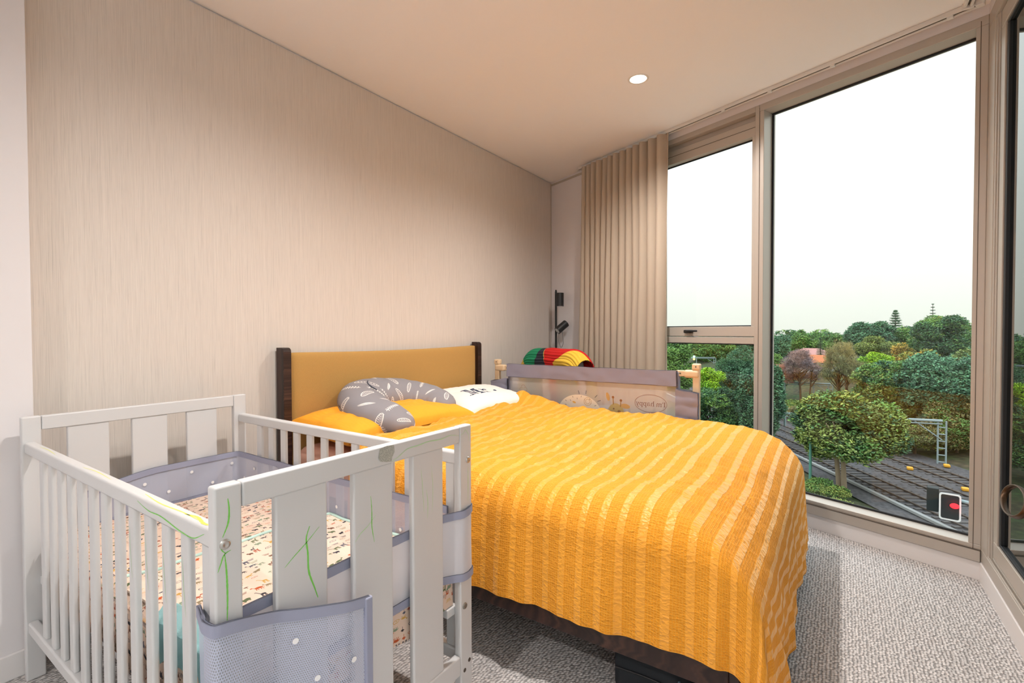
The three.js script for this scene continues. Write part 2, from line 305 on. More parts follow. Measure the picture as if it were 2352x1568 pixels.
downlight(2.838, -1.011, 'round recessed downlight glowing in the ceiling over the double bed', 'ceiling downlights');
downlight(1.15, -1.05, 'round recessed downlight in the ceiling between the cot and the bed', 'ceiling downlights');
downlight(-1.2, -0.75, 'round recessed downlight in the ceiling near the entry wall', 'ceiling downlights');

// ---------------------------------------------------------------- double bed
const BX0 = 1.398, BX1 = 3.045;
{
  const b = thing('double_bed', 'double bed with mustard upholstered headboard and dark timber frame', 'bed');
  const post = (x0, x1, nm) => {
    const pts = [[-2.412, 0.0], [-2.352, 0.0], [-2.352, 1.07], [-2.354, 1.08], [-2.362, 1.087], [-2.372, 1.09], [-2.412, 1.09]];
    const g = prism(pts.map(([z, y]) => [-z, y]), x1 - x0 - 0.004, 0.002).rotateY(Math.PI / 2).translate(x0 + 0.002, 0, 0);
    return obj(nm, g, MAT.darkWood, b);
  };
  post(BX0, BX0 + 0.044, 'headboard_post'); post(BX1 - 0.044, BX1, 'headboard_post');
  // cushion panel, slightly bowed top edge
  const hx0 = BX0 + 0.044, hx1 = BX1 - 0.044;
  const panel = grid(60, 48, (u, v) => {
    const a = v * Math.PI * 2, ex = 2 * u - 1;
    const topY = 1.067 - 0.012 * (1 - ex * ex), botY = 0.30, cy = (topY + botY) / 2, hy = (topY - botY) / 2;
    const c = Math.cos(a), s = Math.sin(a), p = 0.16, k = Math.pow(Math.max(0.0, 1 - Math.pow(Math.abs(ex), 26)), 0.5);
    const yy = Math.sign(s) * Math.pow(Math.abs(s), p), zz = Math.sign(c) * Math.pow(Math.abs(c), 0.6);
    return V(lerp(hx0, hx1, u), cy + hy * yy * (0.985 + 0.015 * k), -2.383 + (0.026 * k + 0.003) * zz);
  }, (u, v, p) => [p.x, p.y + (p.z > -2.383 ? 0 : 2)]);
  obj('headboard_panel', panel, MAT.mustard, b).userData.label = 'mustard fabric headboard panel';
  obj('side_rail', rb(BX0 + 0.008, BX0 + 0.036, 0.18, 0.385, -2.352, -0.245, 0.004), MAT.darkWood, b);
  obj('side_rail', rb(BX1 - 0.036, BX1 - 0.008, 0.18, 0.385, -2.352, -0.245, 0.004), MAT.darkWood, b);
  obj('foot_rail', rb(BX0 + 0.008, BX1 - 0.008, 0.18, 0.385, -0.245, -0.217, 0.004), MAT.darkWood, b);
  for (const x of [BX0 + 0.037, BX1 - 0.097]) obj('leg', rb(x, x + 0.06, 0, 0.3, -0.31, -0.25, 0.004), MAT.darkWood, b);
  for (let k = 0; k < 12; k++) obj('slat', rb(BX0 + 0.04, BX1 - 0.04, 0.30, 0.318, -2.30 + k * 0.165, -2.23 + k * 0.165, 0.002), MAT.darkWood, b);
  tag(obj('mattress', rb(BX0 + 0.045, BX1 - 0.045, 0.32, 0.585, -2.34, -0.42, 0.06, 5), MAT.pinkSheet), 'mattress in a pink fitted sheet under the yellow duvet', 'mattress');
}
// yellow duvet with seersucker stripes
{
  const pitch = 0.066, n = 1024, K = 6;
  // u along the stripe (across the bed), v across the stripes; one tile = six stripes
  const phase = (y) => (y / n * K) % 1, isPlain = (y) => phase(y) < 0.36;
  const cell = (x, y) => { const t = phase(y); if (t < 0.36) return 1; const k = (t - 0.36) / 0.64, row = k * 5, col = x / n * 52 + 0.3 * noise(x / 23, y / 31, 4), fr = row - Math.floor(row), fc = col - Math.floor(col); return (fr < 0.2 || fc < 0.24) ? 0.75 : 0.1 + 0.25 * noise(x / 9, y / 9, 1); };
  const crink = (x, y) => { const r = (a, b, c) => 1 - Math.min(1, 2.4 * Math.abs(noise(a, b, c))); const per = (f) => { const k = x / n; return f(x) * (1 - k) + f(x - n) * k; }; return 0.6 * per((q) => r(q / 46, y / 70, 5.5)) + 0.4 * per((q) => r(q / 20, y / 34, 8.5)); };
  const rp = 1 / (pitch * K);
  const col = field(n, n, (x, y) => { const c = cell(x, y), g = 0.97 + 0.06 * rnd(); return isPlain(y) ? [0.98 * g, 0.665 * g, 0.19 * g] : [lerp(0.95, 0.98, c) * g, lerp(0.605, 0.70, c) * g, lerp(0.10, 0.25, c) * g]; }, rp, rp, true);
  const bump = field(n, n, (x, y) => 0.1 + 0.28 * cell(x, y) + 0.5 * crink(x, y), rp, rp);
  const sheen = field(n, n, (x, y) => { const v = isPlain(y) ? 1 : 0.2 + 0.6 * Math.max(0, cell(x, y) - 0.4); return [v, v * 0.93, v * 0.76]; }, rp, rp, true);
  const rough = field(n, n, (x, y) => (isPlain(y) ? 0.42 : 0.88), rp, rp);
  MAT.duvet = PH({ map: col, bumpMap: bump, bumpScale: 0.006, roughness: 1, roughnessMap: rough, sheen: 1, sheenRoughness: 1.0, sheenColor: C(1, 1, 1), sheenColorMap: sheen });
  const plain = field(128, 128, () => { const g = 0.96 + 0.08 * rnd(); return [0.98 * g, 0.66 * g, 0.16 * g]; }, 1 / 0.1, 1 / 0.1, true);
  MAT.yellowCotton = PH({ map: plain, roughness: 0.9, sheen: 0.4, sheenRoughness: 0.5, sheenColor: C(1, 0.8, 0.45), bumpMap: field(256, 256, (x, y) => 0.5 + 0.5 * noise(x / 11, y / 40, 2.2), 1 / 0.3, 1 / 0.3), bumpScale: 0.002 });

  const HN = 0.27, HF = 0.40;                     // hang below the rounded edge: near side, foot
  const prof = (a, hang, rd, rh) => {              // a = arc length from the hem -> [distance in from hang plane, drop]
    const q = Math.PI / 2 * (rd + rh) / 2;
    if (a < hang) return [0, rh + hang - a];
    if (a < hang + q) { const t = (a - hang) / q * Math.PI / 2; return [rd * (1 - Math.cos(t)), rh * (1 - Math.sin(t))]; }
    return [rd + a - hang - q, 0];
  };
  const XN = 1.376, ZFOOT = -0.165, YT = 0.648;
  const qx = Math.PI / 4 * 0.24, topX = 3.03 - XN - 0.12, AX = HN + qx + topX;
  const pos = (u, v) => {
    const a = u * AX, zHead = -1.80 - 0.15 * sm(0.3, 1, u), qz = Math.PI / 4 * (0.34 + 0.24), BZ = HF + qz + (ZFOOT - 0.34 - zHead);
    const b = v * BZ;
    let [dx, hx] = prof(a, HN, 0.12, 0.12), [dz, hz] = prof(b, HF, 0.34, 0.24);
    const wob = 0.03 * noise(b * 3.1, 7.7) * sm(HN + 0.1, 0, a);                       // uneven hem
    hx = Math.max(0, hx - (0.04 * sm(0.9, 0.4, b) * sm(HN, 0, a)) * sm(0.3, 0.7, b) + wob);
    const p = 2.6, drop = Math.pow(Math.pow(hx, p) + Math.pow(hz, p), 1 / p);
    let x = XN + dx, z = ZFOOT - dz, y = YT - drop;
    // flare of the hanging parts, and the cone of cloth at the corner
    const ca = sm(HN + 0.12, 0, a), cb = sm(HF + 0.2, 0, b), cc = ca * cb;
    x -= 0.02 * ca + 0.02 * ca * noise(b * 6, 1.3) + 0.015 * ca * noise(b * 17, 4.3);
    z += 0.03 * cb + 0.028 * cb * noise(a * 5, 2.9) + 0.012 * cb * noise(a * 16, 9.1);
    const fold = Math.sin((b - a * 0.9) * 13 + 1.2);
    x -= cc * (0.035 + 0.018 * fold); z += cc * (0.03 - 0.018 * fold); y = Math.max(0.035 + 0.03 * (a + b), y);
    { const th = Math.atan2(0.62 - y, Math.max(0.02, x - 1.36)), dist = Math.hypot(0.62 - y, x - 1.40); z += cb * (0.008 * Math.sin(th * 19 + 0.6) + 0.003 * Math.sin(th * 33)) * sm(0.04, 0.25, dist) * sm(1.6, 0.5, dist); }
    // wrinkles on top
    const top = sm(0.05, 0.3, Math.min(a - HN, b - HF + 0.1));
    y += 0.016 * noise(x * 3.2, z * 3.0, 1.7) * top + 0.014 * noise(x * 9 + z * 4, z * 17, 3.3) * top * sm(-0.6, -1.1, z) + 0.006 * noise(x * 24, z * 14, 6.1) * top + 0.004 * noise(x * 30, z * 38, 2.1) * top;
    y += 0.012 * Math.max(0, noise(x * 2.0 + z * 5, z * 9 - x * 4, 9.9)) * top;
    y -= 0.03 * top * sm(-0.95, -0.4, z) * sm(1.6, 2.4, x) * 0.4;
    // rises over the pillows at the head, thick rolled edge there; crest along the bed guard
    y += (0.03 + 0.02 * noise(x * 4, 5.1)) * sm(-1.5, -1.78, z) + 0.022 * Math.exp(-Math.pow((v - 0.975) / 0.022, 2)) * (0.6 + 0.8 * noise(x * 6, 3.3));
    y += 0.055 * Math.exp(-Math.pow((u - 0.95) / 0.035, 2)) * sm(-1.55, -1.9, z) - 0.004 * sm(0.7, 1, u) + 0.008 * sm(0.96, 1, u) * noise(z * 5, 8.8);
    return V(x, y, z);
  };
  const g = cloth(260, 300, pos, (u, v) => [u * AX, v * 2.25], 0.014);
  tag(obj('duvet', g, MAT.duvet), 'crinkled golden yellow striped duvet draped over the double bed', 'duvet');
}
// pillows ----------------------------------------------------------
function pillow(w, d, h, wr = 1) {
  return mergeGeometries([1, -1].map((sgn) => {
    const g = grid(64, 48, (u, v) => {
      const x = 2 * (sgn > 0 ? u : 1 - u) - 1, z = 2 * v - 1;
      const pinch = 1 - 0.05 * (1 - Math.abs(x)) * 0 ;
      const e = Math.pow(Math.max(0, (1 - Math.pow(Math.abs(x), 3.2)) * (1 - Math.pow(Math.abs(z), 3.2))), 0.42);
      const y = sgn * h / 2 * e * (1 + 0.12 * wr * noise(x * 3, z * 3, sgn)) + 0.006 * wr * noise(x * 9, z * 5, 3) * e;
      return V(x * w / 2 * (1 - 0.03 * (1 - z * z)) * pinch, y, z * d / 2 * (1 - 0.05 * (1 - x * x)));
    }, (u, v, p) => [p.x + w / 2, p.z + d / 2]);
    return g;
  }));
}
{
  const p1 = tag(obj('pillow', pillow(0.9, 0.5, 0.17), MAT.yellowCotton), 'plain yellow pillow under the grey feather print nursing pillow', 'pillow');
  p1.position.set(1.865, 0.69, -2.085); p1.rotation.set(0.07, -0.03, 0.0);
  // white pillow with navy lettering
  const pw = 0.70, pd = 0.46;
  const art = canvas(1024, 680, (g, w, h) => {
    g.fillStyle = '#efe9e4'; g.fillRect(0, 0, w, h);
    g.translate(w / 2, h / 2); g.rotate(-0.02);
    g.fillStyle = '#2b3a52'; g.font = 'bold 230px serif'; g.textAlign = 'center'; g.fillText('Mr.', -60, 120);
    g.strokeStyle = '#2b3a52'; g.lineWidth = 9; g.lineCap = 'round'; g.beginPath(); g.moveTo(-290, 120); g.quadraticCurveTo(-250, 100, -210, 112); g.stroke();
  });
  const t = tex(art, 1 / pw, 1 / pd); t.repeat.set(1 / pw, -1 / pd); t.offset.set(0, 1);
  const p2 = tag(obj('pillow', pillow(pw, pd, 0.17, 0.8), S({ map: t, roughness: 0.9 })), 'white pillow printed with navy Mr lettering', 'pillow');
  p2.position.set(2.675, 0.69, -2.09); p2.rotation.set(0.16, -0.05, 0.0);
}
{ // U-shaped nursing pillow with feathers
  const art = canvas(1024, 1024, (g, w, h) => {
    g.fillStyle = '#8d8a8f'; g.fillRect(0, 0, w, h);
    const feather = (x, y, a, L, kind) => {
      g.save(); g.translate(x, y); g.rotate(a); g.strokeStyle = g.fillStyle = '#ebe6e1'; g.lineWidth = 5; g.lineCap = 'round';
      if (kind === 0) { g.beginPath(); g.ellipse(0, 0, L / 2, L / 6, 0, 0, 7); g.stroke(); for (let k = -3; k <= 3; k++) { g.lineWidth = 3; g.beginPath(); g.moveTo(k * L / 8, 0); g.lineTo(k * L / 8 + 8, -L / 8); g.moveTo(k * L / 8, 0); g.lineTo(k * L / 8 + 8, L / 8); g.stroke(); } }
      else if (kind === 1) { g.beginPath(); g.moveTo(-L / 2, 0); g.quadraticCurveTo(0, -L / 5, L / 2, 0); g.quadraticCurveTo(0, L / 7, -L / 2, 0); g.fill(); g.strokeStyle = '#8d8a8f'; g.lineWidth = 3; g.beginPath(); g.moveTo(-L / 2, 0); g.lineTo(L / 2, 0); g.stroke(); }
      else { g.beginPath(); g.moveTo(-L / 2, 0); g.lineTo(L / 2, 0); g.stroke(); for (let k = -3; k <= 3; k++) { g.beginPath(); g.ellipse(k * L / 7.5, -L / 14, L / 14, L / 40, 1.1, 0, 7); g.ellipse(k * L / 7.5, L / 14, L / 14, L / 40, -1.1, 0, 7); g.fill(); } }
      g.restore();
    };
    for (let i = 0; i < 7; i++) for (let j = 0; j < 8; j++) feather((i + 0.25 + (j % 2) * 0.5) * w / 7, (j + 0.5) * h / 8 + rr(-14, 14), rr(-0.5, 0.5) + (j % 2 ? 0.5 : -0.3), rr(90, 135), Math.floor(rnd() * 3));
  });
  const t = tex(art, 1 / 0.75, 1 / 0.75);
  const mat = S({ map: t, roughness: 0.85 });
  const o = thing('nursing_pillow', 'grey U-shaped nursing pillow with white feather print', 'pillow', [1.93, 0.722, -2.10]);
  // centreline from left tip, round the back, to right tip (metres from the thing's centre)
  const path = [V(-0.165, -0.035, 0.33), V(-0.225, 0.0, 0.20), V(-0.235, 0.04, 0.03), V(-0.13, 0.075, -0.12), V(0.04, 0.08, -0.15), V(0.19, 0.06, -0.09), V(0.27, 0.03, 0.04), V(0.255, -0.012, 0.2)];
  const curve = new THREE.CatmullRomCurve3(path);
  const N = 96, M = 40, up = V(0, 0.96, 0.28).normalize();
  const at = (uu) => { const s = 0.02 + 0.96 * uu, p = curve.getPoint(s), tan = curve.getTangent(s), side = V().crossVectors ? new THREE.Vector3().crossVectors(up, tan).normalize() : 0, nn = new THREE.Vector3().crossVectors(tan, side).normalize(); return [p, side, nn]; };
  const rad = (uu) => Math.pow(Math.max(0, 1 - Math.pow(Math.abs(2 * uu - 1), 7)), 0.5) * (0.104 + 0.022 * Math.sin(Math.PI * uu));
  const body = grid(M, N, (u, v) => {
    const [p, side, nn] = at(v), a = u * Math.PI * 2, r = rad(v), c = Math.cos(a), s = Math.sin(a);
    const w = 1 + 0.05 * noise(v * 26, a * 1.2, 1.1) - 0.05 * sm(0.3, -0.9, c) * Math.abs(Math.sin(v * 40)) * sm(0.2, 0.4, v) * sm(0.8, 0.6, v);
    return p.clone().addScaledVector(side, c * r * w * 1.08).addScaledVector(nn, Math.sign(s) * Math.pow(Math.abs(s), 0.85) * r * 0.72 * w);
  }, (u, v) => [u * 0.56, v * 1.15], true);
  obj('cover', body, mat, o);
  const pip = []; for (let k = 0; k <= 60; k++) { const v = k / 60, [p, side] = at(v); pip.push(p.clone().addScaledVector(side, -rad(v) * 1.1)); }
  obj('piping', tube(pip, 0.0035, 120, 6), S({ color: C(0.55, 0.55, 0.58), roughness: 0.8 }), o);
  const zip = []; for (let k = 0; k <= 16; k++) { const v = 0.34 + 0.12 * k / 16, [p, side, nn] = at(v); zip.push(p.clone().addScaledVector(nn, rad(v) * 0.73).addScaledVector(side, lerp(-0.055, 0.02, k / 16))); }
  obj('zip', tube(zip, 0.0032, 40, 5), S({ color: C(0.04, 0.055, 0.09), roughness: 0.6 }), o).userData.label = 'navy zip seam';
}

// ---------------------------------------------------------------- bed guard rail along the window side of the bed
{
  const g = thing('bed_guard', 'grey fabric toddler bed guard with printed mesh panel and beige posts', 'bed guard', [3.12, 0, 0]);
  const zL = -2.245, zR = -0.737;
  for (const [z, top, s] of [[zL, 0.955, 1], [zR, 0.972, -1]]) {
    const p = obj('post', rb(-0.017, 0.017, 0.33, top - 0.03, z - 0.021, z + 0.021, 0.008, 3), MAT.beige, g);
    const cap = obj('cap', rb(-0.022, 0.022, top - 0.04, top, z - 0.025, z + 0.025, 0.01, 3), MAT.beige, p);
    obj('catch', rb(-0.0235, -0.0215, top - 0.024, top - 0.014, z - 0.003, z + 0.003, 0.001), MAT.groove, p);
    obj('arm', rb(-0.024, 0.02, top - 0.09, top - 0.04, Math.min(z - 0.02 * s, z + 0.075 * s), Math.max(z - 0.02 * s, z + 0.075 * s), 0.016, 3), MAT.beige, g);
    obj('joint', rb(-0.015, 0.015, top - 0.083, top - 0.045, Math.min(z + 0.06 * s, z + 0.125 * s), Math.max(z + 0.06 * s, z + 0.125 * s), 0.006, 3), MAT.beige, g);
    obj('screw', cyl(V(-0.0165, top - 0.064, z + 0.095 * s), V(-0.014, top - 0.064, z + 0.095 * s), 0.005), MAT.groove, g);
  }
  const zA = -2.128, zB = -0.848;
  const sleeve = (z0, z1, y0, y1, t) => cloth(80, 12, (u, v) => { const z = lerp(z0, z1, u), y = lerp(y0, y1, v); return V(-t + 0.002 * noise(z * 14, y * 20, 2), y + 0.004 * noise(z * 6, 3.1) * v, z); }, (u, v) => [u * (z1 - z0), v * (y1 - y0)], -2 * t);
  obj('top_sleeve', sleeve(zA, zB, 0.83, 0.925, 0.017), MAT.greyFabric, g);
  obj('top_seam', rb(-0.019, 0.019, 0.822, 0.836, zA, zB, 0.004), MAT.greyFabric, g);
  const side = (z0, z1, ya, yb, inner) => cloth(24, 60, (u, v) => { const z = lerp(z0, z1, u), y = lerp(0.34, lerp(ya, yb, u), v); return V(-0.022 + 0.004 * noise(z * 9, y * 24, 5) - 0.0012 * Math.sin(y * 95 + z * 8), y, z); }, (u, v) => [u * 0.13, v * 0.5], -0.044);
  obj('side_sleeve', side(zL - 0.022, zA, 0.795, 0.81, 1), MAT.greyFabric, g);
  obj('side_sleeve', side(zB, zR + 0.022, 0.815, 0.795, 0), MAT.greyFabric, g);
  for (const z of [zA, zB]) obj('edge_tape', rb(-0.021, 0.021, 0.4, 0.915, z - 0.008, z + 0.008, 0.003), MAT.greyFabric, g);
  // printed see-through mesh
  const Wd = zB - zA, y0 = 0.42, y1 = 0.83;
  const art = canvas(2048, 656, (c, w, h) => {
    c.clearRect(0, 0, w, h); c.fillStyle = 'rgba(240,236,236,0.5)'; c.fillRect(0, 0, w, h);
    const X = (z) => (z - zA) / Wd * w, Y = (y) => (y1 - y) / (y1 - y0) * h;
    const line = (st, lw) => { c.strokeStyle = st; c.lineWidth = lw; c.lineCap = 'round'; };
    // cloud tree outline
    line('rgba(150,118,108,.9)', 4); const cx = X(-2.0), cy = Y(0.74); c.beginPath(); c.arc(cx - 28, cy + 12, 24, 2.0, 5.4); c.stroke(); c.beginPath(); c.arc(cx, cy - 16, 28, 3.4, 6.1); c.stroke(); c.beginPath(); c.arc(cx + 30, cy + 8, 24, 4.2, 7.4); c.stroke(); c.beginPath(); c.moveTo(cx, cy + 30); c.lineTo(cx, cy + 160); c.stroke();
    // green hills
    c.fillStyle = 'rgba(120,165,140,.75)'; c.beginPath(); c.moveTo(X(-1.97), Y(0.56)); c.lineTo(X(-1.79), Y(0.655)); c.lineTo(X(-1.66), Y(0.56)); c.fill();
    // round animal
    const ax = X(-1.53), ay = Y(0.606), ry = (0.12) / (y1 - y0) * h;
    c.fillStyle = 'rgba(244,238,222,.95)'; c.beginPath(); c.ellipse(ax, ay, X(-1.53 + 0.165) - ax, ry, 0, 0, 7); c.fill();
    line('rgba(90,80,80,.9)', 5); for (let k = 0; k < 12; k++) { const a = -2.9 + k * 0.24, r0 = 1.0 - 0.22 * (1 + (k % 2)) * 0.6; c.beginPath(); c.moveTo(ax + Math.cos(a) * r0 * 250, ay + Math.sin(a) * r0 * ry); c.lineTo(ax + Math.cos(a) * (r0 * 250 + 16), ay + Math.sin(a) * (r0 * ry + 14)); c.stroke(); }
    line('rgba(205,180,140,.95)', 6); c.beginPath(); c.arc(X(-1.465), Y(0.682), 44, 0, 7); c.stroke(); c.beginPath(); c.arc(X(-1.465), Y(0.682), 26, 0, 7); c.stroke();
    line('rgba(60,60,70,.9)', 6); for (const [zz, yy, a] of [[-1.53, 0.732, -1.9], [-1.48, 0.735, -1.4], [-1.41, 0.715, -0.8], [-1.39, 0.69, -0.3]]) { c.beginPath(); c.moveTo(X(zz), Y(yy)); c.lineTo(X(zz) + 36 * Math.cos(a), Y(yy) + 36 * Math.sin(a)); c.stroke(); }
    c.fillStyle = 'rgba(230,180,80,.9)'; c.beginPath(); c.ellipse(X(-1.57), Y(0.67), 22, 11, 0.3, 0, 7); c.fill();
    // small giraffe head
    const gx = X(-1.256), gy = Y(0.655);
    c.fillStyle = 'rgba(196,178,120,.97)'; c.beginPath(); c.ellipse(gx, gy + 50, 92, 100, -0.2, 0, 7); c.fill();
    c.fillStyle = 'rgba(206,170,110,.97)'; c.beginPath(); c.ellipse(X(-1.315), Y(0.728), 20, 46, -0.25, 0, 7); c.fill(); c.beginPath(); c.ellipse(X(-1.19), Y(0.672), 52, 26, 0.1, 0, 7); c.fill();
    line('rgba(176,140,90,.97)', 12); c.beginPath(); c.moveTo(gx - 30, gy - 40); c.lineTo(X(-1.278), Y(0.722)); c.moveTo(gx + 50, gy - 20); c.lineTo(X(-1.222), Y(0.705)); c.stroke(); c.fillStyle = 'rgba(160,110,70,.97)'; c.beginPath(); c.arc(X(-1.278), Y(0.726), 14, 0, 7); c.arc(X(-1.222), Y(0.708), 14, 0, 7); c.fill();
    c.fillStyle = 'rgba(120,90,70,.97)'; c.beginPath(); c.arc(gx - 26, gy + 10, 9, 0, 7); c.fill(); c.fillStyle = 'rgba(150,115,75,.9)'; c.beginPath(); c.ellipse(gx + 36, gy + 34, 18, 14, 0, 0, 7); c.fill();
    // speech bubble; the print is seen from behind, so the words run backwards
    line('rgba(150,118,108,.97)', 5); const bX = X(-1.02), bY = Y(0.703); c.beginPath(); c.ellipse(bX, bY, 168, 92, 0, 0, 7); c.stroke(); c.beginPath(); c.moveTo(bX - 20, bY + 91); c.lineTo(bX + 2, bY + 112); c.lineTo(bX + 16, bY + 91); c.stroke();
    c.save(); c.translate(bX, bY + 26); c.scale(-1, 1); c.fillStyle = 'rgba(135,95,85,1)'; c.font = '66px serif'; c.textAlign = 'center'; c.fillText("I'm happy", 0, 0); c.restore();
  });
  const t = tex(art, 1, 1, true, THREE.ClampToEdgeWrapping);
  obj('mesh_panel', grid(60, 16, (u, v) => V(-0.012 + 0.003 * noise(u * 7, v * 3), lerp(y0, y1, v), lerp(zA, zB, u))), S({ map: t, transparent: true, roughness: 0.9, side: THREE.DoubleSide }), g).userData.label = 'white see-through mesh with cartoon animals and a speech bubble';
  obj('bottom_bar', rb(-0.015, 0.015, 0.39, 0.43, zL, zR, 0.008), MAT.greyFabric, g);
}

// ---------------------------------------------------------------- lamp and armchair in the corner
{
  const p = ws(2.985, -0.125);
  const l = thing('floor_lamp', 'slim black floor lamp with two cylinder spot heads in the corner', 'lamp', [p.x, 0, p.z]);
  obj('base', new THREE.CylinderGeometry(0.115, 0.12, 0.02, 40).translate(0, 0.01, 0), MAT.black, l);
  obj('pole', cyl(V(0, 0.02, 0), V(0, 1.555, 0), 0.0105), MAT.black, l);
  obj('finial', cyl(V(0, 1.555, 0), V(0, 1.57, 0), 0.008), MAT.black, l);
  const head = (y, dir, side, len) => {
    const a = V(side.x, y, side.z), d = dir.clone().normalize();
    const h = obj('spot_head', [cyl(a.clone().addScaledVector(d, -len / 2), a.clone().addScaledVector(d, len / 2), 0.036, 0.036, 32), cyl(V(0, y, 0), a, 0.008)], MAT.black, l);
    const e = a.clone().addScaledVector(d, -len / 2 - 0.0006), n = d.clone().negate();
    obj('lens', new THREE.CircleGeometry(0.027, 28).applyQuaternion(new THREE.Quaternion().setFromUnitVectors(V(0, 0, 1), n)).translate(e.x, e.y, e.z), S({ color: C(0.6, 0.62, 0.64), roughness: 0.35 }), h);
  };
  head(1.475, V(0.06, 1, -0.02), V(-0.012, 0, 0.05), 0.125);
  head(1.215, V(0.6, 0.52, 0.36), V(0.005, 0, 0.06), 0.12);
  obj('cord', tube([V(0.0, 1.2, 0.035), V(-0.005, 1.12, 0.03), V(0, 1.05, 0.04), V(0, 1.02, 0.055), V(0, 1.05, 0.075), V(0.0, 1.12, 0.075), V(0, 1.17, 0.065)], 0.0028, 40, 6), S({ color: C(0.2, 0.2, 0.21), roughness: 0.6 }), l);
}
{
  // armchair turned to the window, its back towards the bed
  const c0 = ws(2.38, -0.58), FY = 0;
  const a = thing('armchair', 'grey high backed armchair beyond the bed guard, facing the window', 'armchair', [c0.x, 0, c0.z], TH);
  const gm = S({ color: C(0.26, 0.25, 0.25), roughness: 0.95 });
  const back = grid(48, 40, (u, v) => {
    const an = u * Math.PI * 2, y = lerp(0.3, 1.0, v), w = 0.34 * (1 - 0.16 * v) * (v > 0.9 ? Math.sqrt(Math.max(0, 1 - Math.pow((v - 0.9) / 0.1, 2) * 0.55)) : 1), c = Math.cos(an), s = Math.sin(an);
    const k = v > 0.97 ? (1 - v) / 0.03 : 1;
    return V(Math.sign(c) * Math.pow(Math.abs(c), 0.45) * w * (0.2 + 0.8 * Math.sqrt(k)), y, 0.07 * Math.sign(s) * Math.pow(Math.abs(s), 0.7) * (0.1 + 0.9 * Math.sqrt(k)) + 0.02 - 0.06 * v);
  }, null, true);
  obj('backrest', back, gm, a);
  obj('seat', rb(-0.3, 0.3, 0.26, 0.44, 0.05, 0.39, 0.05, 4), gm, a);
  for (const s of [-1, 1]) obj('armrest', rb(s > 0 ? 0.27 : -0.35, s > 0 ? 0.35 : -0.27, 0.26, 0.6, 0.0, 0.39, 0.035, 4), gm, a);
  for (const x of [-0.28, 0.28]) for (const z of [0.02, 0.35]) obj('leg', cyl(V(x, 0, z), V(x * 0.95, 0.28, z), 0.012, 0.02), MAT.darkWood, a);
  // patchwork knit blanket over the back
  const art = canvas(1024, 1024, (g, w, h) => {
    // u across (0 = far left as seen from the bed), v down the near side from the top crease at v=.5
    const poly = (col, pts) => { g.fillStyle = col; g.beginPath(); pts.forEach(([x, y], i) => (i ? g.lineTo(x * w, y * h) : g.moveTo(x * w, y * h))); g.closePath(); g.fill(); };
    g.fillStyle = '#c9b25a'; g.fillRect(0, 0, w, h);
    poly('#138a5d', [[0, 0.2], [0.36, 0.2], [0.33, 0.6], [0.14, 0.6], [0.0, 0.47]]);
    poly('#e3c55e', [[0, 0.47], [0.14, 0.6], [0.16, 1], [0, 1]]);
    poly('#262a36', [[0.30, 0.2], [0.40, 0.2], [0.36, 0.43], [0.52, 0.6], [0.3, 0.6]]);
    poly('#c8130f', [[0.36, 0.2], [1, 0.2], [1, 0.45], [0.86, 0.46], [0.66, 0.53], [0.68, 0.6], [0.51, 0.6], [0.44, 0.5], [0.36, 0.43]]);
    poly('#e4b93c', [[0.62, 0.55], [0.84, 0.455], [1, 0.39], [1, 0.62], [0.68, 0.62]]);
    poly('#2f7d62', [[0.14, 0.6], [0.46, 0.6], [0.46, 1], [0.16, 1]]); poly('#e8ddd0', [[0.46, 0.6], [0.54, 0.6], [0.62, 1], [0.46, 1]]); poly('#c23a35', [[0.54, 0.6], [0.68, 0.62], [0.72, 1], [0.62, 1]]); poly('#4f8f78', [[0.68, 0.62], [1, 0.62], [1, 1], [0.72, 1]]);
    for (let y = 0; y < h; y += 7) { g.strokeStyle = 'rgba(0,0,0,.10)'; g.lineWidth = 2; g.beginPath(); for (let x = 0; x <= w; x += 16) g.lineTo(x, y + 3 * Math.sin(x / 15)); g.stroke(); }
  });
  const rib = field(256, 256, (x, y) => 0.5 + 0.5 * Math.sin(y / 256 * Math.PI * 2 * 24) * (0.8 + 0.2 * Math.sin(x / 256 * Math.PI * 2 * 40)), 1, 1);
  rib.repeat.set(2, 2);
  const bm = S({ map: tex(art, 1, 1, true, THREE.ClampToEdgeWrapping), bumpMap: rib, bumpScale: 0.006, roughness: 1 });
  const bl = thing('knitted_blanket', 'chunky knitted patchwork blanket in green red navy and yellow over the armchair back', 'blanket', [c0.x, 0, c0.z], TH);
  // sheet: v=0 window side hem, .5 crest, 1 bed side hem
  obj('knit', cloth(80, 90, (u, v) => {
    const x = lerp(0.345, -0.345, u), arch = 1.028 - 0.075 * Math.pow(Math.abs(x) / 0.345, 7) + 0.008 * noise(x * 8, 2);
    const L = (v - 0.42) * 0.95, sgn = Math.sign(L), al = Math.abs(L), r = 0.07;
    let y, z;
    if (al < r * 1.4) { const t = al / (r * 1.4) * Math.PI / 2; y = arch - r * (1 - Math.cos(t)); z = -sgn * r * Math.sin(t); } else { y = arch - r - (al - r * 1.4); z = -sgn * (r + 0.012 + 0.012 * noise(x * 9, al * 5)); }
    const spread = 1 + 0.10 * sm(0.05, 0.35, al);
    return V(x * spread, y, -0.04 + z * 1.15);
  }, (u, v) => [u, 1 - v], 0.012), bm, bl);
  const fr = []; for (let k = 0; k < 12; k++) { const x = 0.36 - k * 0.016; fr.push(tube([V(x, 0.475, -0.14), V(x + 0.006 * Math.sin(k), 0.44, -0.148), V(x, 0.40 + 0.008 * (k % 3), -0.15)], 0.0035, 8, 5)); }
  obj('fringe', fr, S({ color: C(0.72, 0.55, 0.2), roughness: 1 }), bl);
}

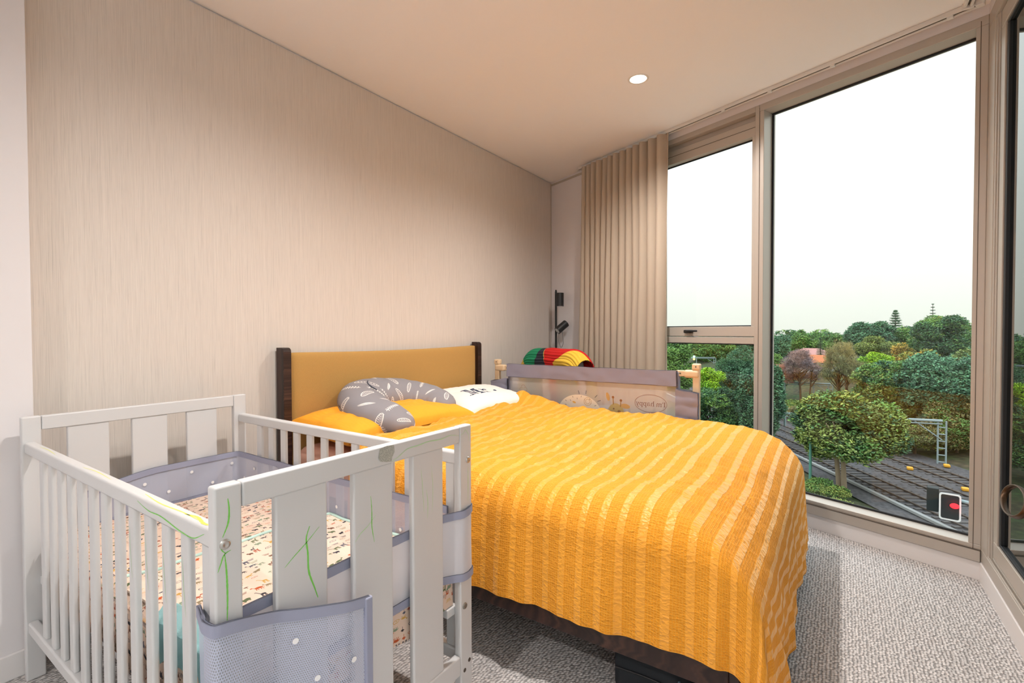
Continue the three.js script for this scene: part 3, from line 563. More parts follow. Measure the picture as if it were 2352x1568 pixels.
// ---------------------------------------------------------------- cot
const CX0 = 0.42, CX1 = 1.157, CZN = -0.933, CZF = -2.25;
{
  const c = thing('cot', 'white painted slatted baby cot with crayon scribbles beside the bed', 'cot');
  const T = 0.026;
  const end = (zOut, s) => { // s=+1: outer face towards +z
    const z0 = Math.min(zOut, zOut - s * T), z1 = Math.max(zOut, zOut - s * T);
    obj('end_post', rb(CX0, CX0 + 0.05, 0, 0.89, z0, z1, 0.005, 3), MAT.white, c);
    obj('end_post', rb(CX1 - 0.054, CX1, 0, 0.89, z0, z1, 0.005, 3), MAT.white, c);
    obj('top_rail', rb(CX0 + 0.0508, CX1 - 0.0548, 0.841, 0.889, z0 + 0.0005, z1 - 0.0005, 0.004, 3), MAT.white, c);
    obj('bottom_rail', rb(CX0 + 0.0508, CX1 - 0.0548, 0.143, 0.2, z0 + 0.0005, z1 - 0.0005, 0.004, 3), MAT.white, c);
    for (const [a, b] of [[0.537, 0.656], [0.726, 0.845], [0.915, 1.033]]) obj('panel_slat', rb(a, b, 0.198, 0.843, z0 + 0.004, z1 - 0.004, 0.005, 3), MAT.white, c);
  };
  end(CZN, 1); end(CZF - T, -1);
  const zr0 = CZF - 0.0005, zr1 = CZN - T + 0.0005;
  for (const [x0, x1] of [[CX0 + 0.006, CX0 + 0.034], [CX1 - 0.036, CX1 - 0.008]]) {
    obj('side_rail', rb(x0, x1, 0.768, 0.806, zr0, zr1, 0.007, 3), MAT.white, c);
    obj('low_side_rail', rb(x0, x1, 0.162, 0.2, zr0, zr1, 0.006, 3), MAT.white, c);
    for (let k = 0; k < 13; k++) { const z = -2.092 + 0.0913 * k; obj('bar', rb((x0 + x1) / 2 - 0.0075, (x0 + x1) / 2 + 0.0075, 0.198, 0.77, z - 0.0185, z + 0.0185, 0.006, 3), MAT.white, c); }
  }
  // mattress base
  obj('base_beam', rb(CX1 - 0.085, CX1 - 0.038, 0.318, 0.345, zr0, zr1, 0.004), MAT.white, c);
  obj('base_beam', rb(CX0 + 0.038, CX0 + 0.085, 0.318, 0.345, zr0, zr1, 0.004), MAT.white, c);
  for (let k = 0; k < 9; k++) obj('base_slat', rb(CX0 + 0.04, CX1 - 0.04, 0.345, 0.353, -2.2 + k * 0.145, -2.14 + k * 0.145, 0.002), MAT.white, c);
  // bolts and bolt holes
  const bolt = (x, y, dark) => { const g = new THREE.LatheGeometry([[0, 0.0022], [0.0035, 0.0022], [0.0045, 0.004], [0.0085, 0.0032], [0.0098, 0.0]].map(([a, b]) => new THREE.Vector2(a, b)), 24).rotateX(Math.PI / 2).translate(x, y, CZN); obj('bolt', g, dark ? S({ color: C(0.28, 0.26, 0.23), roughness: 0.5, metalness: 0.6 }) : MAT.steel, c); };
  bolt(CX0 + 0.018, 0.782); bolt(CX1 - 0.018, 0.784); bolt(CX1 - 0.036, 0.346, true);
  for (const [x, y] of [[CX1 - 0.015, 0.17], [CX1 - 0.037, 0.15]]) obj('bolt_hole', new THREE.CylinderGeometry(0.006, 0.006, 0.001, 20).rotateX(Math.PI / 2).translate(x, y, CZN + 0.0003), MAT.groove, c);
  // crayon marks: thin ribbons of wax on the front faces
  const wax = S({ color: C(0.20, 0.62, 0.10), roughness: 0.7 }), waxPale = S({ color: C(0.45, 0.72, 0.36), roughness: 0.7 }), waxYellow = S({ color: C(0.72, 0.76, 0.12), roughness: 0.7 });
  const mark = (pts, w, m, plane = 'front', off = 0.0003) => {
    const cv = new THREE.CatmullRomCurve3(pts.map(([a, b]) => V(a, b, 0))), n = 40, P = [], I = [], Nn = [], U = [];
    for (let i = 0; i <= n; i++) { const p = cv.getPoint(i / n), t = cv.getTangent(i / n), k = w * (0.35 + 0.65 * Math.sin(Math.PI * i / n)) * (0.8 + 0.4 * rnd()) / 2; for (const s of [-1, 1]) { const a = p.x - t.y * k * s, b = p.y + t.x * k * s; if (plane === 'front') { P.push(a, b, CZN + off); Nn.push(0, 0, 1); } else if (plane === 'slat') { P.push(a, b, CZN - 0.004 + off); Nn.push(0, 0, 1); } else if (plane === 'side') { P.push(CX0 + 0.006 - off, b, a); Nn.push(-1, 0, 0); } else if (plane === 'bar') { P.push(CX0 + 0.0125 - off, b, a); Nn.push(-1, 0, 0); } else { P.push(b, 0.806 + off, a); Nn.push(0, 1, 0); } U.push(0, 0); } if (i < n) I.push(2 * i, 2 * i + 1, 2 * i + 2, 2 * i + 1, 2 * i + 3, 2 * i + 2); }
    const g = new THREE.BufferGeometry(); g.setAttribute('position', new THREE.Float32BufferAttribute(P, 3)); g.setAttribute('uv', new THREE.Float32BufferAttribute(U, 2)); g.setIndex(I);
    g.computeVertexNormals();
    const nv = V().fromBufferAttribute(g.attributes.normal, 0); if (nv.x * Nn[0] + nv.y * Nn[1] + nv.z * Nn[2] < 0) { for (let k = 0; k < I.length; k += 3) { const a = I[k]; I[k] = I[k + 1]; I[k + 1] = a; } g.setIndex(I); g.computeVertexNormals(); }
    obj('crayon_mark', g, m, c);
  };
  mark([[0.444, 0.865], [0.446, 0.845], [0.444, 0.82], [0.434, 0.796]], 0.0035, wax);
  mark([[0.429, 0.782], [0.433, 0.772], [0.440, 0.764]], 0.002, wax); mark([[0.448, 0.768], [0.437, 0.764], [0.43, 0.748], [0.425, 0.735]], 0.0025, wax);
  mark([[0.437, 0.765], [0.440, 0.73], [0.441, 0.68], [0.440, 0.64]], 0.0035, wax);
  mark([[0.612, 0.757], [0.604, 0.735], [0.607, 0.70], [0.609, 0.66], [0.622, 0.62], [0.63, 0.595]], 0.0042, wax, 'slat'); mark([[0.555, 0.69], [0.575, 0.705], [0.605, 0.725], [0.635, 0.748]], 0.002, wax, 'slat');
  mark([[0.775, 0.775], [0.778, 0.735], [0.778, 0.70], [0.785, 0.66]], 0.0025, wax, 'slat'); mark([[0.728, 0.68], [0.745, 0.695], [0.765, 0.705], [0.79, 0.725]], 0.0018, waxPale, 'slat');
  mark([[0.945, 0.80], [0.95, 0.75], [0.955, 0.68]], 0.0014, waxPale, 'slat'); mark([[0.965, 0.74], [0.97, 0.70], [0.968, 0.66]], 0.0018, waxPale, 'slat'); mark([[0.985, 0.80], [0.99, 0.74], [0.987, 0.67]], 0.0012, waxPale, 'slat');
  mark([[0.84, 0.846], [0.86, 0.852], [0.89, 0.866], [0.93, 0.868], [0.97, 0.871], [1.02, 0.868], [1.06, 0.872], [1.098, 0.864]], 0.002, waxPale); mark([[1.104, 0.864], [1.118, 0.868], [1.128, 0.877], [1.136, 0.868], [1.142, 0.86], [1.143, 0.84]], 0.0016, waxPale);
  mark([[1.138, 0.765], [1.139, 0.72], [1.138, 0.66]], 0.002, waxPale);
  mark([[-1.30, 0.795], [-1.24, 0.785], [-1.18, 0.786], [-1.08, 0.775], [-1.03, 0.775], [-0.985, 0.793]], 0.0026, wax, 'side');
  mark([[-1.03, 0.436], [-1.1, 0.438], [-1.2, 0.434], [-1.3, 0.441]], 0.003, waxYellow, 'top'); mark([[-0.97, 0.444], [-1.0, 0.434], [-1.05, 0.442], [-1.09, 0.436]], 0.006, waxYellow, 'top'); mark([[-1.5, 0.438], [-1.62, 0.442], [-1.7, 0.436]], 0.002, waxYellow, 'top'); mark([[-1.95, 0.436], [-2.05, 0.441], [-2.12, 0.438]], 0.002, waxYellow, 'top');
  for (const k of [8, 9, 10, 11]) { const z = -2.092 + 0.0913 * k; mark([[z - 0.008, 0.72], [z - 0.004, 0.66], [z + 0.004, 0.6]], 0.0016, waxPale, 'bar'); }
  // patch of torn sticker backing on the top rail
  const st = new THREE.Shape(); const sp = [[0.80, 0.885], [0.822, 0.888], [0.846, 0.886], [0.848, 0.868], [0.84, 0.856], [0.838, 0.846], [0.822, 0.848], [0.802, 0.853], [0.796, 0.862]]; sp.forEach(([x, y], i) => (i ? st.lineTo(x, y) : st.moveTo(x, y)));
  const stt = field(128, 128, (x, y) => { const v = 0.66 + 0.1 * noise(x / 7, y / 7, 1) + (noise(x / 3.5, y / 5, 8) > 0.42 ? 0.16 : 0); return [v, v * 1.0, v * 0.95]; }, 1 / 0.06, 1 / 0.06, true);
  obj('sticker_residue', new THREE.ShapeGeometry(st).translate(0, 0, CZN + 0.0004), S({ map: stt, roughness: 0.9 }), c).userData.label = 'torn grey sticker residue';
}
// cot mattress in an animal print sheet
{
  const animals = (bg, n, sc) => canvas(2048, 2048, (g, w, h) => {
    g.fillStyle = bg; g.fillRect(0, 0, w, h);
    const pal = ['#b9552c', '#3d3a42', '#5f6b4c', '#8a7a5c', '#c49a4e', '#4a4f5e', '#7f8f78', '#a35a44', '#2f2d33', '#6d4a3a'];
    const beast = (x, y, s, col, kind, flip) => {
      g.save(); g.translate(x, y); g.scale(s * flip, s); g.fillStyle = g.strokeStyle = col; g.lineCap = g.lineJoin = 'round';
      if (kind === 0) { g.lineWidth = 5; g.beginPath(); g.ellipse(0, 0, 17, 8, 0.08, 0, 7); g.fill(); g.beginPath(); g.moveTo(13, -3); g.lineTo(27, -34); g.lineTo(34, -32); g.moveTo(-12, 4); g.lineTo(-14, 30); g.moveTo(-6, 4); g.lineTo(-6, 30); g.moveTo(8, 4); g.lineTo(9, 30); g.moveTo(13, 4); g.lineTo(16, 30); g.stroke(); }
      else if (kind === 1) { g.lineWidth = 4; g.beginPath(); g.ellipse(0, 0, 20, 9, 0, 0, 7); g.fill(); g.beginPath(); g.moveTo(17, -3); g.lineTo(28, -14); g.moveTo(-15, 4); g.lineTo(-18, 20); g.moveTo(-9, 4); g.lineTo(-6, 20); g.moveTo(10, 4); g.lineTo(8, 20); g.moveTo(15, 4); g.lineTo(19, 20); g.moveTo(-19, -2); g.lineTo(-28, 6); g.stroke(); g.beginPath(); g.ellipse(30, -15, 7, 5, 0.3, 0, 7); g.fill(); }
      else if (kind === 2) { g.beginPath(); g.ellipse(0, 0, 19, 13, 0, 0, 7); g.fill(); g.beginPath(); g.arc(18, -8, 9, 0, 7); g.arc(14, -17, 3.5, 0, 7); g.arc(24, -16, 3.5, 0, 7); g.fill(); g.fillRect(-15, 6, 8, 12); g.fillRect(7, 6, 8, 12); }
      else if (kind === 3) { g.lineWidth = 3; for (let k = -3; k <= 3; k++) { g.beginPath(); g.moveTo(k * 5, 12); g.quadraticCurveTo(k * 6, -6, k * 9, -14); g.stroke(); } }
      else if (kind === 4) { g.lineWidth = 3; g.beginPath(); g.moveTo(-22, 6); g.quadraticCurveTo(-12, -16, 4, -8); g.quadraticCurveTo(20, -18, 24, 2); g.quadraticCurveTo(8, 14, -22, 6); g.stroke(); g.beginPath(); g.moveTo(-6, -2); g.lineTo(4, 2); g.stroke(); }
      else { g.lineWidth = 3; g.beginPath(); g.moveTo(0, 16); g.lineTo(0, -4); g.stroke(); for (const a of [-2.6, -2, -1.57, -1.1, -0.5]) { g.beginPath(); g.ellipse(9 * Math.cos(a), -4 + 9 * Math.sin(a), 9, 3, a, 0, 7); g.fill(); } }
      g.restore();
    };
    const m = Math.round(Math.sqrt(n));
    for (let i = 0; i < m; i++) for (let j = 0; j < m; j++) beast((i + 0.5 + rr(-0.3, 0.3)) * w / m, (j + 0.5 + rr(-0.3, 0.3)) * h / m, sc * rr(0.75, 1.25), pal[Math.floor(rnd() * pal.length)], Math.floor(rnd() * 6), rnd() < 0.5 ? 1 : -1);
  });
  const sheet = tex(animals('#dcc4b2', 760, 1.1), 1 / 0.75, 1 / 0.75), quiltT = tex(animals('#dfc9b8', 520, 1.15), 1 / 0.75, 1 / 0.75);
  const mSheet = S({ map: sheet, roughness: 0.95 }), mQuilt = S({ map: quiltT, roughness: 0.95 });
  const x0 = CX0 + 0.046, x1 = CX1 - 0.042, z0 = CZF + 0.012, z1 = CZN - 0.042, y0 = 0.354, y1 = 0.485;
  const g = rb(x0, x1, y0, y1, z0, z1, 0.03, 6), p = g.attributes.position, nn = g.attributes.normal, uv = g.attributes.uv;
  for (let i = 0; i < p.count; i++) { if (Math.abs(nn.getY(i)) > 0.6) uv.setXY(i, p.getX(i), -p.getZ(i)); else if (Math.abs(nn.getX(i)) > 0.5) uv.setXY(i, p.getZ(i), p.getY(i)); else uv.setXY(i, p.getX(i), p.getY(i)); }
  const m = thing('cot_mattress', 'cot mattress in a cream sheet printed with little animals', 'mattress');
  obj('mattress_body', g, mSheet, m);
  // loose skirt of the fitted sheet, hanging a little below
  obj('sheet_skirt', [cloth(160, 14, (u, v) => { const z = lerp(z0 + 0.02, z1 - 0.02, u), y = lerp(0.47, 0.335 + 0.03 * noise(z * 9, 4) + 0.012 * noise(z * 25, 2), v); return V(x0 - 0.004 - 0.010 * v * (0.6 + noise(z * 12, v * 2)), y, z); }, (u, v) => [u * 1.2, 0.5 + v * 0.15], -0.003),
    cloth(90, 14, (u, v) => { const x = lerp(x0 + 0.02, x1 - 0.01, u), y = lerp(0.47, 0.345 + 0.02 * noise(x * 9, 7) , v); return V(x, y, z1 + 0.004 + 0.008 * v * (0.6 + noise(x * 14, 1.5))); }, (u, v) => [u * 0.65, 0.5 + v * 0.15], 0.003)], mSheet, m);
  // small quilt at the foot with teal binding
  const q = thing('cot_quilt', 'animal print cot quilt with teal edging folded over the mattress', 'quilt');
  const qp = (u, v) => { const x = lerp(x0 + 0.015, x1 - 0.012, u), z = lerp(-1.62 + 0.06 * u, z1 - 0.02, v); return V(x, y1 + 0.014 + 0.010 * noise(x * 6, z * 6, 2) + 0.006 * noise(x * 15, z * 13, 5), z); };
  obj('quilt_face', cloth(60, 60, qp, (u, v, pt) => [pt.x * 1.0 + 0.3, -pt.z], -0.012), mQuilt, q);
  const edge = []; for (let k = 0; k <= 30; k++) edge.push(qp(k / 30, 0)); for (let k = 1; k <= 30; k++) edge.push(qp(1, k / 30));
  obj('binding', tube(edge.map((v) => v.clone().add(V(0, 0.001, 0))), 0.006, 120, 8), MAT.tealEdge, q);
  // fluffy teal throw slumped over the side
  const bl = thing('baby_throw', 'fluffy teal baby throw slumped over the edge of the cot mattress', 'throw');
  obj('fleece', cloth(70, 50, (u, v) => {
    const z = lerp(-1.33, -0.985, u) , w = 0.02 * noise(u * 7, v * 4, 3), L = v * 0.24;
    const top = 0.512 + 0.012 * noise(u * 5, 1), xx = L < 0.09 ? lerp(x0 + 0.05, x0 + 0.0, L / 0.09) : x0 - 0.006 + 0.012 * noise(u * 8, v * 3);
    const y = L < 0.09 ? top + 0.012 * Math.sin(L / 0.09 * Math.PI) : top - (L - 0.09) * 0.95 + w * 0.5;
    return V(Math.max(xx, CX0 + 0.039), y + 0.015 * Math.sin(u * 18 + v * 5) * sm(0.5, 1, v), z + 0.02 * noise(v * 5, u * 3));
  }, (u, v) => [u * 0.4, v * 0.3], -0.012), MAT.teal, bl);
}
// mesh cot bumpers
{
  const net = canvas(256, 256, (g, w, h) => {
    g.clearRect(0, 0, w, h); g.fillStyle = 'rgba(188,193,215,0.88)'; g.fillRect(0, 0, w, h);
    const n = 16, s = w / n; g.globalCompositeOperation = 'destination-out';
    for (let j = 0; j < n; j++) for (let i = -1; i <= n; i++) { g.fillStyle = 'rgba(0,0,0,.75)'; g.beginPath(); g.ellipse((i + 0.5 + (j % 2) * 0.5) * s, (j + 0.5) * s, s * 0.27, s * 0.31, 0, 0, 7); g.fill(); }
  });
  const netM = (rx) => S({ map: tex(net, 1 / 0.07, 1 / 0.07), transparent: true, roughness: 0.85, side: THREE.DoubleSide });
  const mNet = netM(), mInner = S({ color: C(1, 1, 1), roughness: 0.9, transparent: true, side: THREE.DoubleSide, map: tex(net, 1 / 0.05, 1 / 0.05) });
  const dotM = S({ color: C(0.85, 0.85, 0.86), roughness: 0.8 });
  // path: list of points in plan, top & bottom heights
  function bumper(name, label, plan, yTop, yBot, dots, mat, wob = 0.006) {
    const b = thing(name, label, 'cot bumper');
    const cv = new THREE.CatmullRomCurve3(plan.map(([x, z]) => V(x, 0, z)), false, 'catmullrom', 0.25), L = cv.getLength(), n = Math.round(L / 0.01);
    const at = (u, y) => { const p = cv.getPointAt(u); return V(p.x + wob * noise(u * L * 6, y * 5, 2), y, p.z + wob * noise(u * L * 6, y * 5, 7)); };
    const yt = typeof yTop === 'function' ? yTop : () => yTop, yb = typeof yBot === 'function' ? yBot : () => yBot;
    obj('mesh', grid(n, 20, (u, v) => at(u, lerp(yb(u), yt(u), v)), (u, v) => [u * L, v * 0.24]), mat, b);
    const tape = (y, h, t) => cloth(n, 3, (u, v) => { const p = at(u, y(u)); return V(p.x, y(u) + (v - 0.5) * h, p.z); }, (u, v) => [u * L, v * h], t);
    obj('edge_binding', [tape(yt, 0.022, 0.004), tape(yt, 0.022, -0.004), tape(yb, 0.022, 0.004), tape(yb, 0.022, -0.004)], MAT.binding, b);
    if (dots) for (const [u, v, q] of dots) {
      const p = at(u, lerp(yb(u), yt(u), v)), t = cv.getTangentAt(u), nrm = V(-t.z, 0, t.x).multiplyScalar(q);
      obj('printed_dot', new THREE.CircleGeometry(0.0062, 14).applyQuaternion(new THREE.Quaternion().setFromUnitVectors(V(0, 0, 1), nrm)).translate(p.x + nrm.x * 0.004, p.y, p.z + nrm.z * 0.004), dotM, b);
    }
    return b;
  }
  const d1 = []; for (let k = 0; k < 22; k++) d1.push([(k + 0.5) / 22, k % 2 ? 0.3 + 0.1 * rnd() : 0.68 + 0.1 * rnd(), 1], [(k + 0.5) / 22, k % 2 ? 0.31 : 0.7, -1]);
  bumper('cot_bumper', 'grey mesh cot bumper lining the wall end and bed side of the cot', [[0.56, CZF + 0.045], [0.68, CZF + 0.008], [0.9, CZF + 0.008], [1.08, CZF + 0.006], [1.112, CZF + 0.03], [1.112, -1.9], [1.108, -1.5], [1.112, -1.15], [1.11, -0.99]], (u) => 0.628 - 0.03 * sm(0.15, 0, u), (u) => 0.475, d1, mInner, 0.004);
  // near end: woven in and out of the end panel
  const zI = CZN - 0.034, zO = CZN + 0.006;
  const d2 = [[0.06, 0.75, 1], [0.15, 0.2, 1], [0.3, 0.55, 1], [0.42, 0.8, 1], [0.10, 0.72, -1], [0.2, 0.25, -1]];
  // loose flap turned out round the left post
  const flap = bumper('cot_bumper', 'grey mesh bumper flap hanging loose outside the cot end panel', [[0.432, zI - 0.06], [0.408, CZN - 0.02], [0.413, CZN + 0.012], [0.46, CZN + 0.016], [0.53, CZN + 0.012], [0.60, CZN + 0.035], [0.66, CZN + 0.055], [0.715, CZN + 0.06]], (u) => lerp(0.632, 0.566, sm(0.3, 1, u)) + 0.006 * Math.sin(u * 9), (u) => 0.34, [[0.3, 0.55, 1], [0.62, 0.8, 1], [0.72, 0.45, 1], [0.9, 0.5, 1], [0.3, 0.55, -1], [0.5, 0.8, -1], [0.72, 0.45, -1], [0.9, 0.25, -1]], mNet, 0.003);
  const tl = [V(0.715, 0.36, CZN + 0.064), V(0.715, 0.62, CZN + 0.064)];
  obj('end_binding', rb(0.702, 0.722, 0.33, 0.579, CZN + 0.054, CZN + 0.066, 0.004), MAT.binding, flap);
  bumper('cot_bumper', 'grey mesh bumper woven inside the cot end and round its outer post', [[0.425, zI + 0.004], [0.50, zI], [0.66, zI + 0.002], [0.8, zI], [0.95, zI + 0.002], [1.05, zI + 0.004], [1.095, zI + 0.03], [1.105, zO], [1.13, zO + 0.002], [1.162, CZN - 0.004], [1.166, CZN - 0.05], [1.15, CZN - 0.085]], (u) => 0.622 + 0.015 * sm(0.7, 1, u), (u) => 0.44, null, PH({ color: C(0.74, 0.745, 0.80), roughness: 0.92, transmission: 0.25, thickness: 0 }), 0.004);
}
// travel bag under the bed
{
  const b = thing('travel_bag', 'black soft travel bag pushed under the foot of the bed', 'bag', [1.66, 0, -0.49]);
  obj('bag_body', rb(-0.2, 0.2, 0, 0.165, -0.115, 0.115, 0.04, 5), MAT.bag, b);
  obj('piping', tube([V(-0.19, 0.152, 0.105), V(-0.05, 0.165, 0.105), V(0.12, 0.162, 0.105), V(0.19, 0.14, 0.105)], 0.004, 30, 6), MAT.bagPiping, b);
  obj('corner_piping', tube([V(-0.202, 0.13, 0.1), V(-0.204, 0.08, 0.106), V(-0.2, 0.02, 0.108)], 0.004, 20, 6), MAT.bagPiping, b);
  obj('zip_seam', tube([V(-0.203, 0.1, -0.1), V(-0.204, 0.105, 0), V(-0.203, 0.1, 0.1)], 0.003, 20, 6), MAT.black, b);
}

// ---------------------------------------------------------------- outside: railway cutting, trees, houses
const GY = -10.83, TDIR = V(-0.857, 0, 0.515);          // ground level; direction of the tracks
const qOf = (x, z) => 0.515 * x + 0.857 * z;
const ground = (x, z) => { const q = qOf(x, z), t = Math.max(0, q - 37); return GY + 4.2 * sm(37, 62, q) + 0.03 * t + (q < 21 ? 0.25 * sm(21, 12, q) : 0) + 0.5 * noise(x / 14, z / 14) * sm(37, 45, q); };
{
  const px = (x, y) => 0;
  const soil = field(512, 512, (x, y) => { const a = noise(x / 60, y / 60, 1), b = noise(x / 9, y / 9, 2), c = noise(x / 25, y / 25, 5); const g = 0.5 + 0.5 * Math.max(-1, Math.min(1, a * 1.8 + c * 0.8)); const v = 0.8 + 0.35 * b; return [lerp(0.36, 0.27, g) * v, lerp(0.31, 0.37, g) * v, lerp(0.22, 0.18, g) * v]; }, 1 / 30, 1 / 30, true);
  const land = grid(90, 110, (u, v) => { const x = lerp(18, 420, Math.pow(u, 1.7)), z = lerp(-190, 150, v); return V(x, ground(x, z), z); }, (u, v, p) => [p.x, p.z]);
  const i = land.index.array; for (let k = 0; k < i.length; k += 3) { const a = i[k + 1]; i[k + 1] = i[k + 2]; i[k + 2] = a; } land.computeVertexNormals();
  const lm = struct('ground', land, S({ map: soil, roughness: 1, side: THREE.DoubleSide }), 'scrubby grass bank sloping up beyond the railway', 'ground');
  // ballast bed
  const bal = field(256, 256, (x, y) => { const v = 0.20 + 0.22 * rnd() + 0.08 * noise(x / 30, y / 30); return [v * 0.98, v * 0.95, v * 0.97]; }, 1 / 2.2, 1 / 2.2, true);
  const along = (t, q, y = 0) => { const c = V(0.515 * q, 0, 0.857 * q); return V(c.x + TDIR.x * t, GY + y, c.z + TDIR.z * t); };
  const bed = grid(60, 6, (u, v) => { const t = lerp(-190, 40, u), q = lerp(22.6, 36.6, v); return along(t, q, 0.06 + 0.3 * Math.sin(Math.PI * v) * 0.2 + 0.06); }, (u, v) => [u * 230, v * 14]);
  const bi = bed.index.array; bed.computeVertexNormals();
  const bm = struct('ballast', bed, S({ map: bal, roughness: 1, side: THREE.DoubleSide }), 'dark stone ballast under the railway tracks', 'ballast');
  const railM = S({ color: C(0.10, 0.075, 0.06), roughness: 0.5, metalness: 0.4 }), sleepM = S({ color: C(0.105, 0.095, 0.09), roughness: 1 });
  const names = ['railway track nearest the apartment beside the concrete cable trough', 'middle railway track between two other tracks', 'railway track at the foot of the planted bank'];
  [26.2, 29.7, 33.2].forEach((q, k) => {
    const t = thing('railway_track', names[k], 'railway', [0, 0, 0], 0, 'railway tracks');
    for (const e of [-0.75, 0.75]) { const a = along(-170, q + e, 0.27), b = along(30, q + e, 0.27); obj('rail', cyl(a, b, 0.075, 0.075, 6), railM, t); }
    const sl = []; for (let s = -110; s < 12; s += 0.75) { const c = along(s, q, 0.16); sl.push(new THREE.BoxGeometry(0.26, 0.14, 2.5).rotateY(Math.atan2(0.515, 0.857)).translate(c.x, c.y, c.z)); }
    obj('sleepers', sl, sleepM, t).userData.kind = 'stuff';
  });
  const tr = thing('cable_trough', 'pale concrete cable trough running beside the nearest track', 'trough');
  obj('trough', (() => { const a = along(-110, 24.3, 0.28), b = along(20, 24.3, 0.28), d = b.clone().sub(a); return new THREE.BoxGeometry(d.length(), 0.16, 0.28).rotateY(Math.atan2(-d.z, d.x)).translate((a.x + b.x) / 2, a.y, (a.z + b.z) / 2); })(), S({ color: C(0.30, 0.30, 0.29), roughness: 1 }), tr);
  // overhead gantries
  const steel = S({ color: C(0.30, 0.37, 0.38), roughness: 0.7 });
  function gantry(label, a, b, yb, hangers) {          // a,b: Vector3 ground points
    const g = thing('railway_gantry', label, 'gantry');
    for (const p of [a, b]) {
      const y0 = p.y, post = [];
      for (const e of [-0.28, 0.28]) post.push(cyl(V(p.x, y0, p.z + e), V(p.x, yb, p.z + e), 0.07, 0.07, 6));
      for (let y = y0 + 0.3; y < yb; y += 0.62) post.push(cyl(V(p.x, y, p.z - 0.28), V(p.x, y, p.z + 0.28), 0.05, 0.05, 6));
      obj('lattice_post', post, steel, g);
    }
    obj('beam', [cyl(V(a.x, yb, a.z), V(b.x, yb, b.z), 0.13, 0.13, 6), cyl(V(a.x, yb - 0.28, a.z), V(b.x, yb - 0.28, b.z), 0.07, 0.07, 6)], steel, g);
    for (const [t, L] of hangers) { const p = a.clone().lerp(b, t); obj('hanger', cyl(V(p.x, yb - 0.2, p.z), V(p.x, yb - L, p.z), 0.11, 0.11, 8), steel, g); }
    const q1 = a.clone().lerp(b, 0.14), q2 = b.clone().lerp(a, 0.14);
    obj('brace', [cyl(V(a.x, yb - 1.7, a.z), V(q1.x, yb - 0.1, q1.z), 0.05, 0.05, 6), cyl(V(b.x, yb - 1.7, b.z), V(q2.x, yb - 0.1, q2.z), 0.05, 0.05, 6)], steel, g);
    return g;
  }
  gantry('grey steel railway gantry spanning the tracks behind the round tree', V(57.2, GY, 7.5), V(53.6, GY, -6.6), -6.85, [[0.27, 1.9], [0.315, 1.9], [0.85, 1.2]]);
  gantry('grey steel railway gantry further along by the bare purple tree', V(88, GY + 0.4, -1.3), V(86, GY, -14), -6.85, [[0.17, 2.0], [0.47, 2.8], [0.52, 2.8]]);
  const far = gantry('distant railway gantry carrying small green signal lights', V(147, GY + 0.4, -29.8), V(141, GY, -45), -6.3, [[0.3, 2], [0.6, 2]]);
  const sig = (x, y, z, col, r) => obj('signal_light', new THREE.SphereGeometry(r, 12, 8).translate(x, y, z), S({ color: C(0.02, 0.02, 0.02), emissive: col, emissiveIntensity: 3 }), far);
  sig(143.2, -6.42, -36.6, C(0.3, 1, 0.85), 0.32); sig(143.8, -6.0, -34.7, C(0.3, 1, 0.85), 0.32); sig(143.8, -6.7, -34.7, C(1, 0.55, 0.1), 0.3);
  // red railway signal on an arm
  const rs = thing('railway_signal', 'black railway signal with white rim showing a red light', 'signal', [37.63, -9.07, 5.33], Math.atan2(-37.63, -5.33));
  obj('signal_face', rb(-0.42, 0.42, -0.72, 0.72, 0.0, 0.12, 0.05, 3), S({ color: C(0.012, 0.018, 0.02), roughness: 0.6 }), rs);
  const rim = new THREE.Shape(); const RR = (s, w, h, r) => { s.moveTo(-w + r, -h); s.lineTo(w - r, -h); s.quadraticCurveTo(w, -h, w, -h + r); s.lineTo(w, h - r); s.quadraticCurveTo(w, h, w - r, h); s.lineTo(-w + r, h); s.quadraticCurveTo(-w, h, -w, h - r); s.lineTo(-w, -h + r); s.quadraticCurveTo(-w, -h, -w + r, -h); };
  RR(rim, 0.48, 0.78, 0.16); const hole = new THREE.Path(); RR(hole, 0.4, 0.7, 0.12); rim.holes.push(hole);
  obj('white_rim', new THREE.ExtrudeGeometry(rim, { depth: 0.05, bevelEnabled: false }).translate(0, 0, 0.09), S({ color: C(0.75, 0.78, 0.76), roughness: 0.6 }), rs);
  obj('red_light', new THREE.SphereGeometry(0.21, 20, 14).scale(1, 0.75, 0.5).translate(0.2, 0.12, 0.18), S({ color: C(0.1, 0, 0), emissive: C(1, 0.02, 0.03), emissiveIntensity: 1.6 }), rs);
  const rl = new THREE.PointLight(C(1, 0.05, 0.05), 0.3); rl.position.set(0.2, 0.12, 0.42); rl.castShadow = true; rs.add(rl);
  obj('relay_box', rb(-1.05, -0.5, -0.55, 0.85, -0.9, -0.3, 0.04), S({ color: C(0.012, 0.02, 0.022), roughness: 0.6 }), rs);
  obj('arm', [cyl(V(-0.1, 0.5, -0.05), V(2.6, 0.1, -0.3), 0.1, 0.1, 10)], steel, rs);
  obj('mast', cyl(V(2.4, -1.76, -0.3), V(2.4, 1.6, -0.3), 0.11, 0.11, 10), steel, rs);
  obj('round_plate', new THREE.CylinderGeometry(0.36, 0.36, 0.05, 24).rotateX(Math.PI / 2).translate(1.35, -0.05, 0.1), S({ color: C(0.7, 0.72, 0.62), roughness: 0.6 }), rs);
  const lp = thing('lamp_post', 'thin green post standing in front of the round tree', 'post', [43.96, GY, -1.9]);
  obj('pole', cyl(V(0, 0, 0), V(0, 4.95, 0), 0.11, 0.08, 10), S({ color: C(0.10, 0.28, 0.22), roughness: 0.6 }), lp);
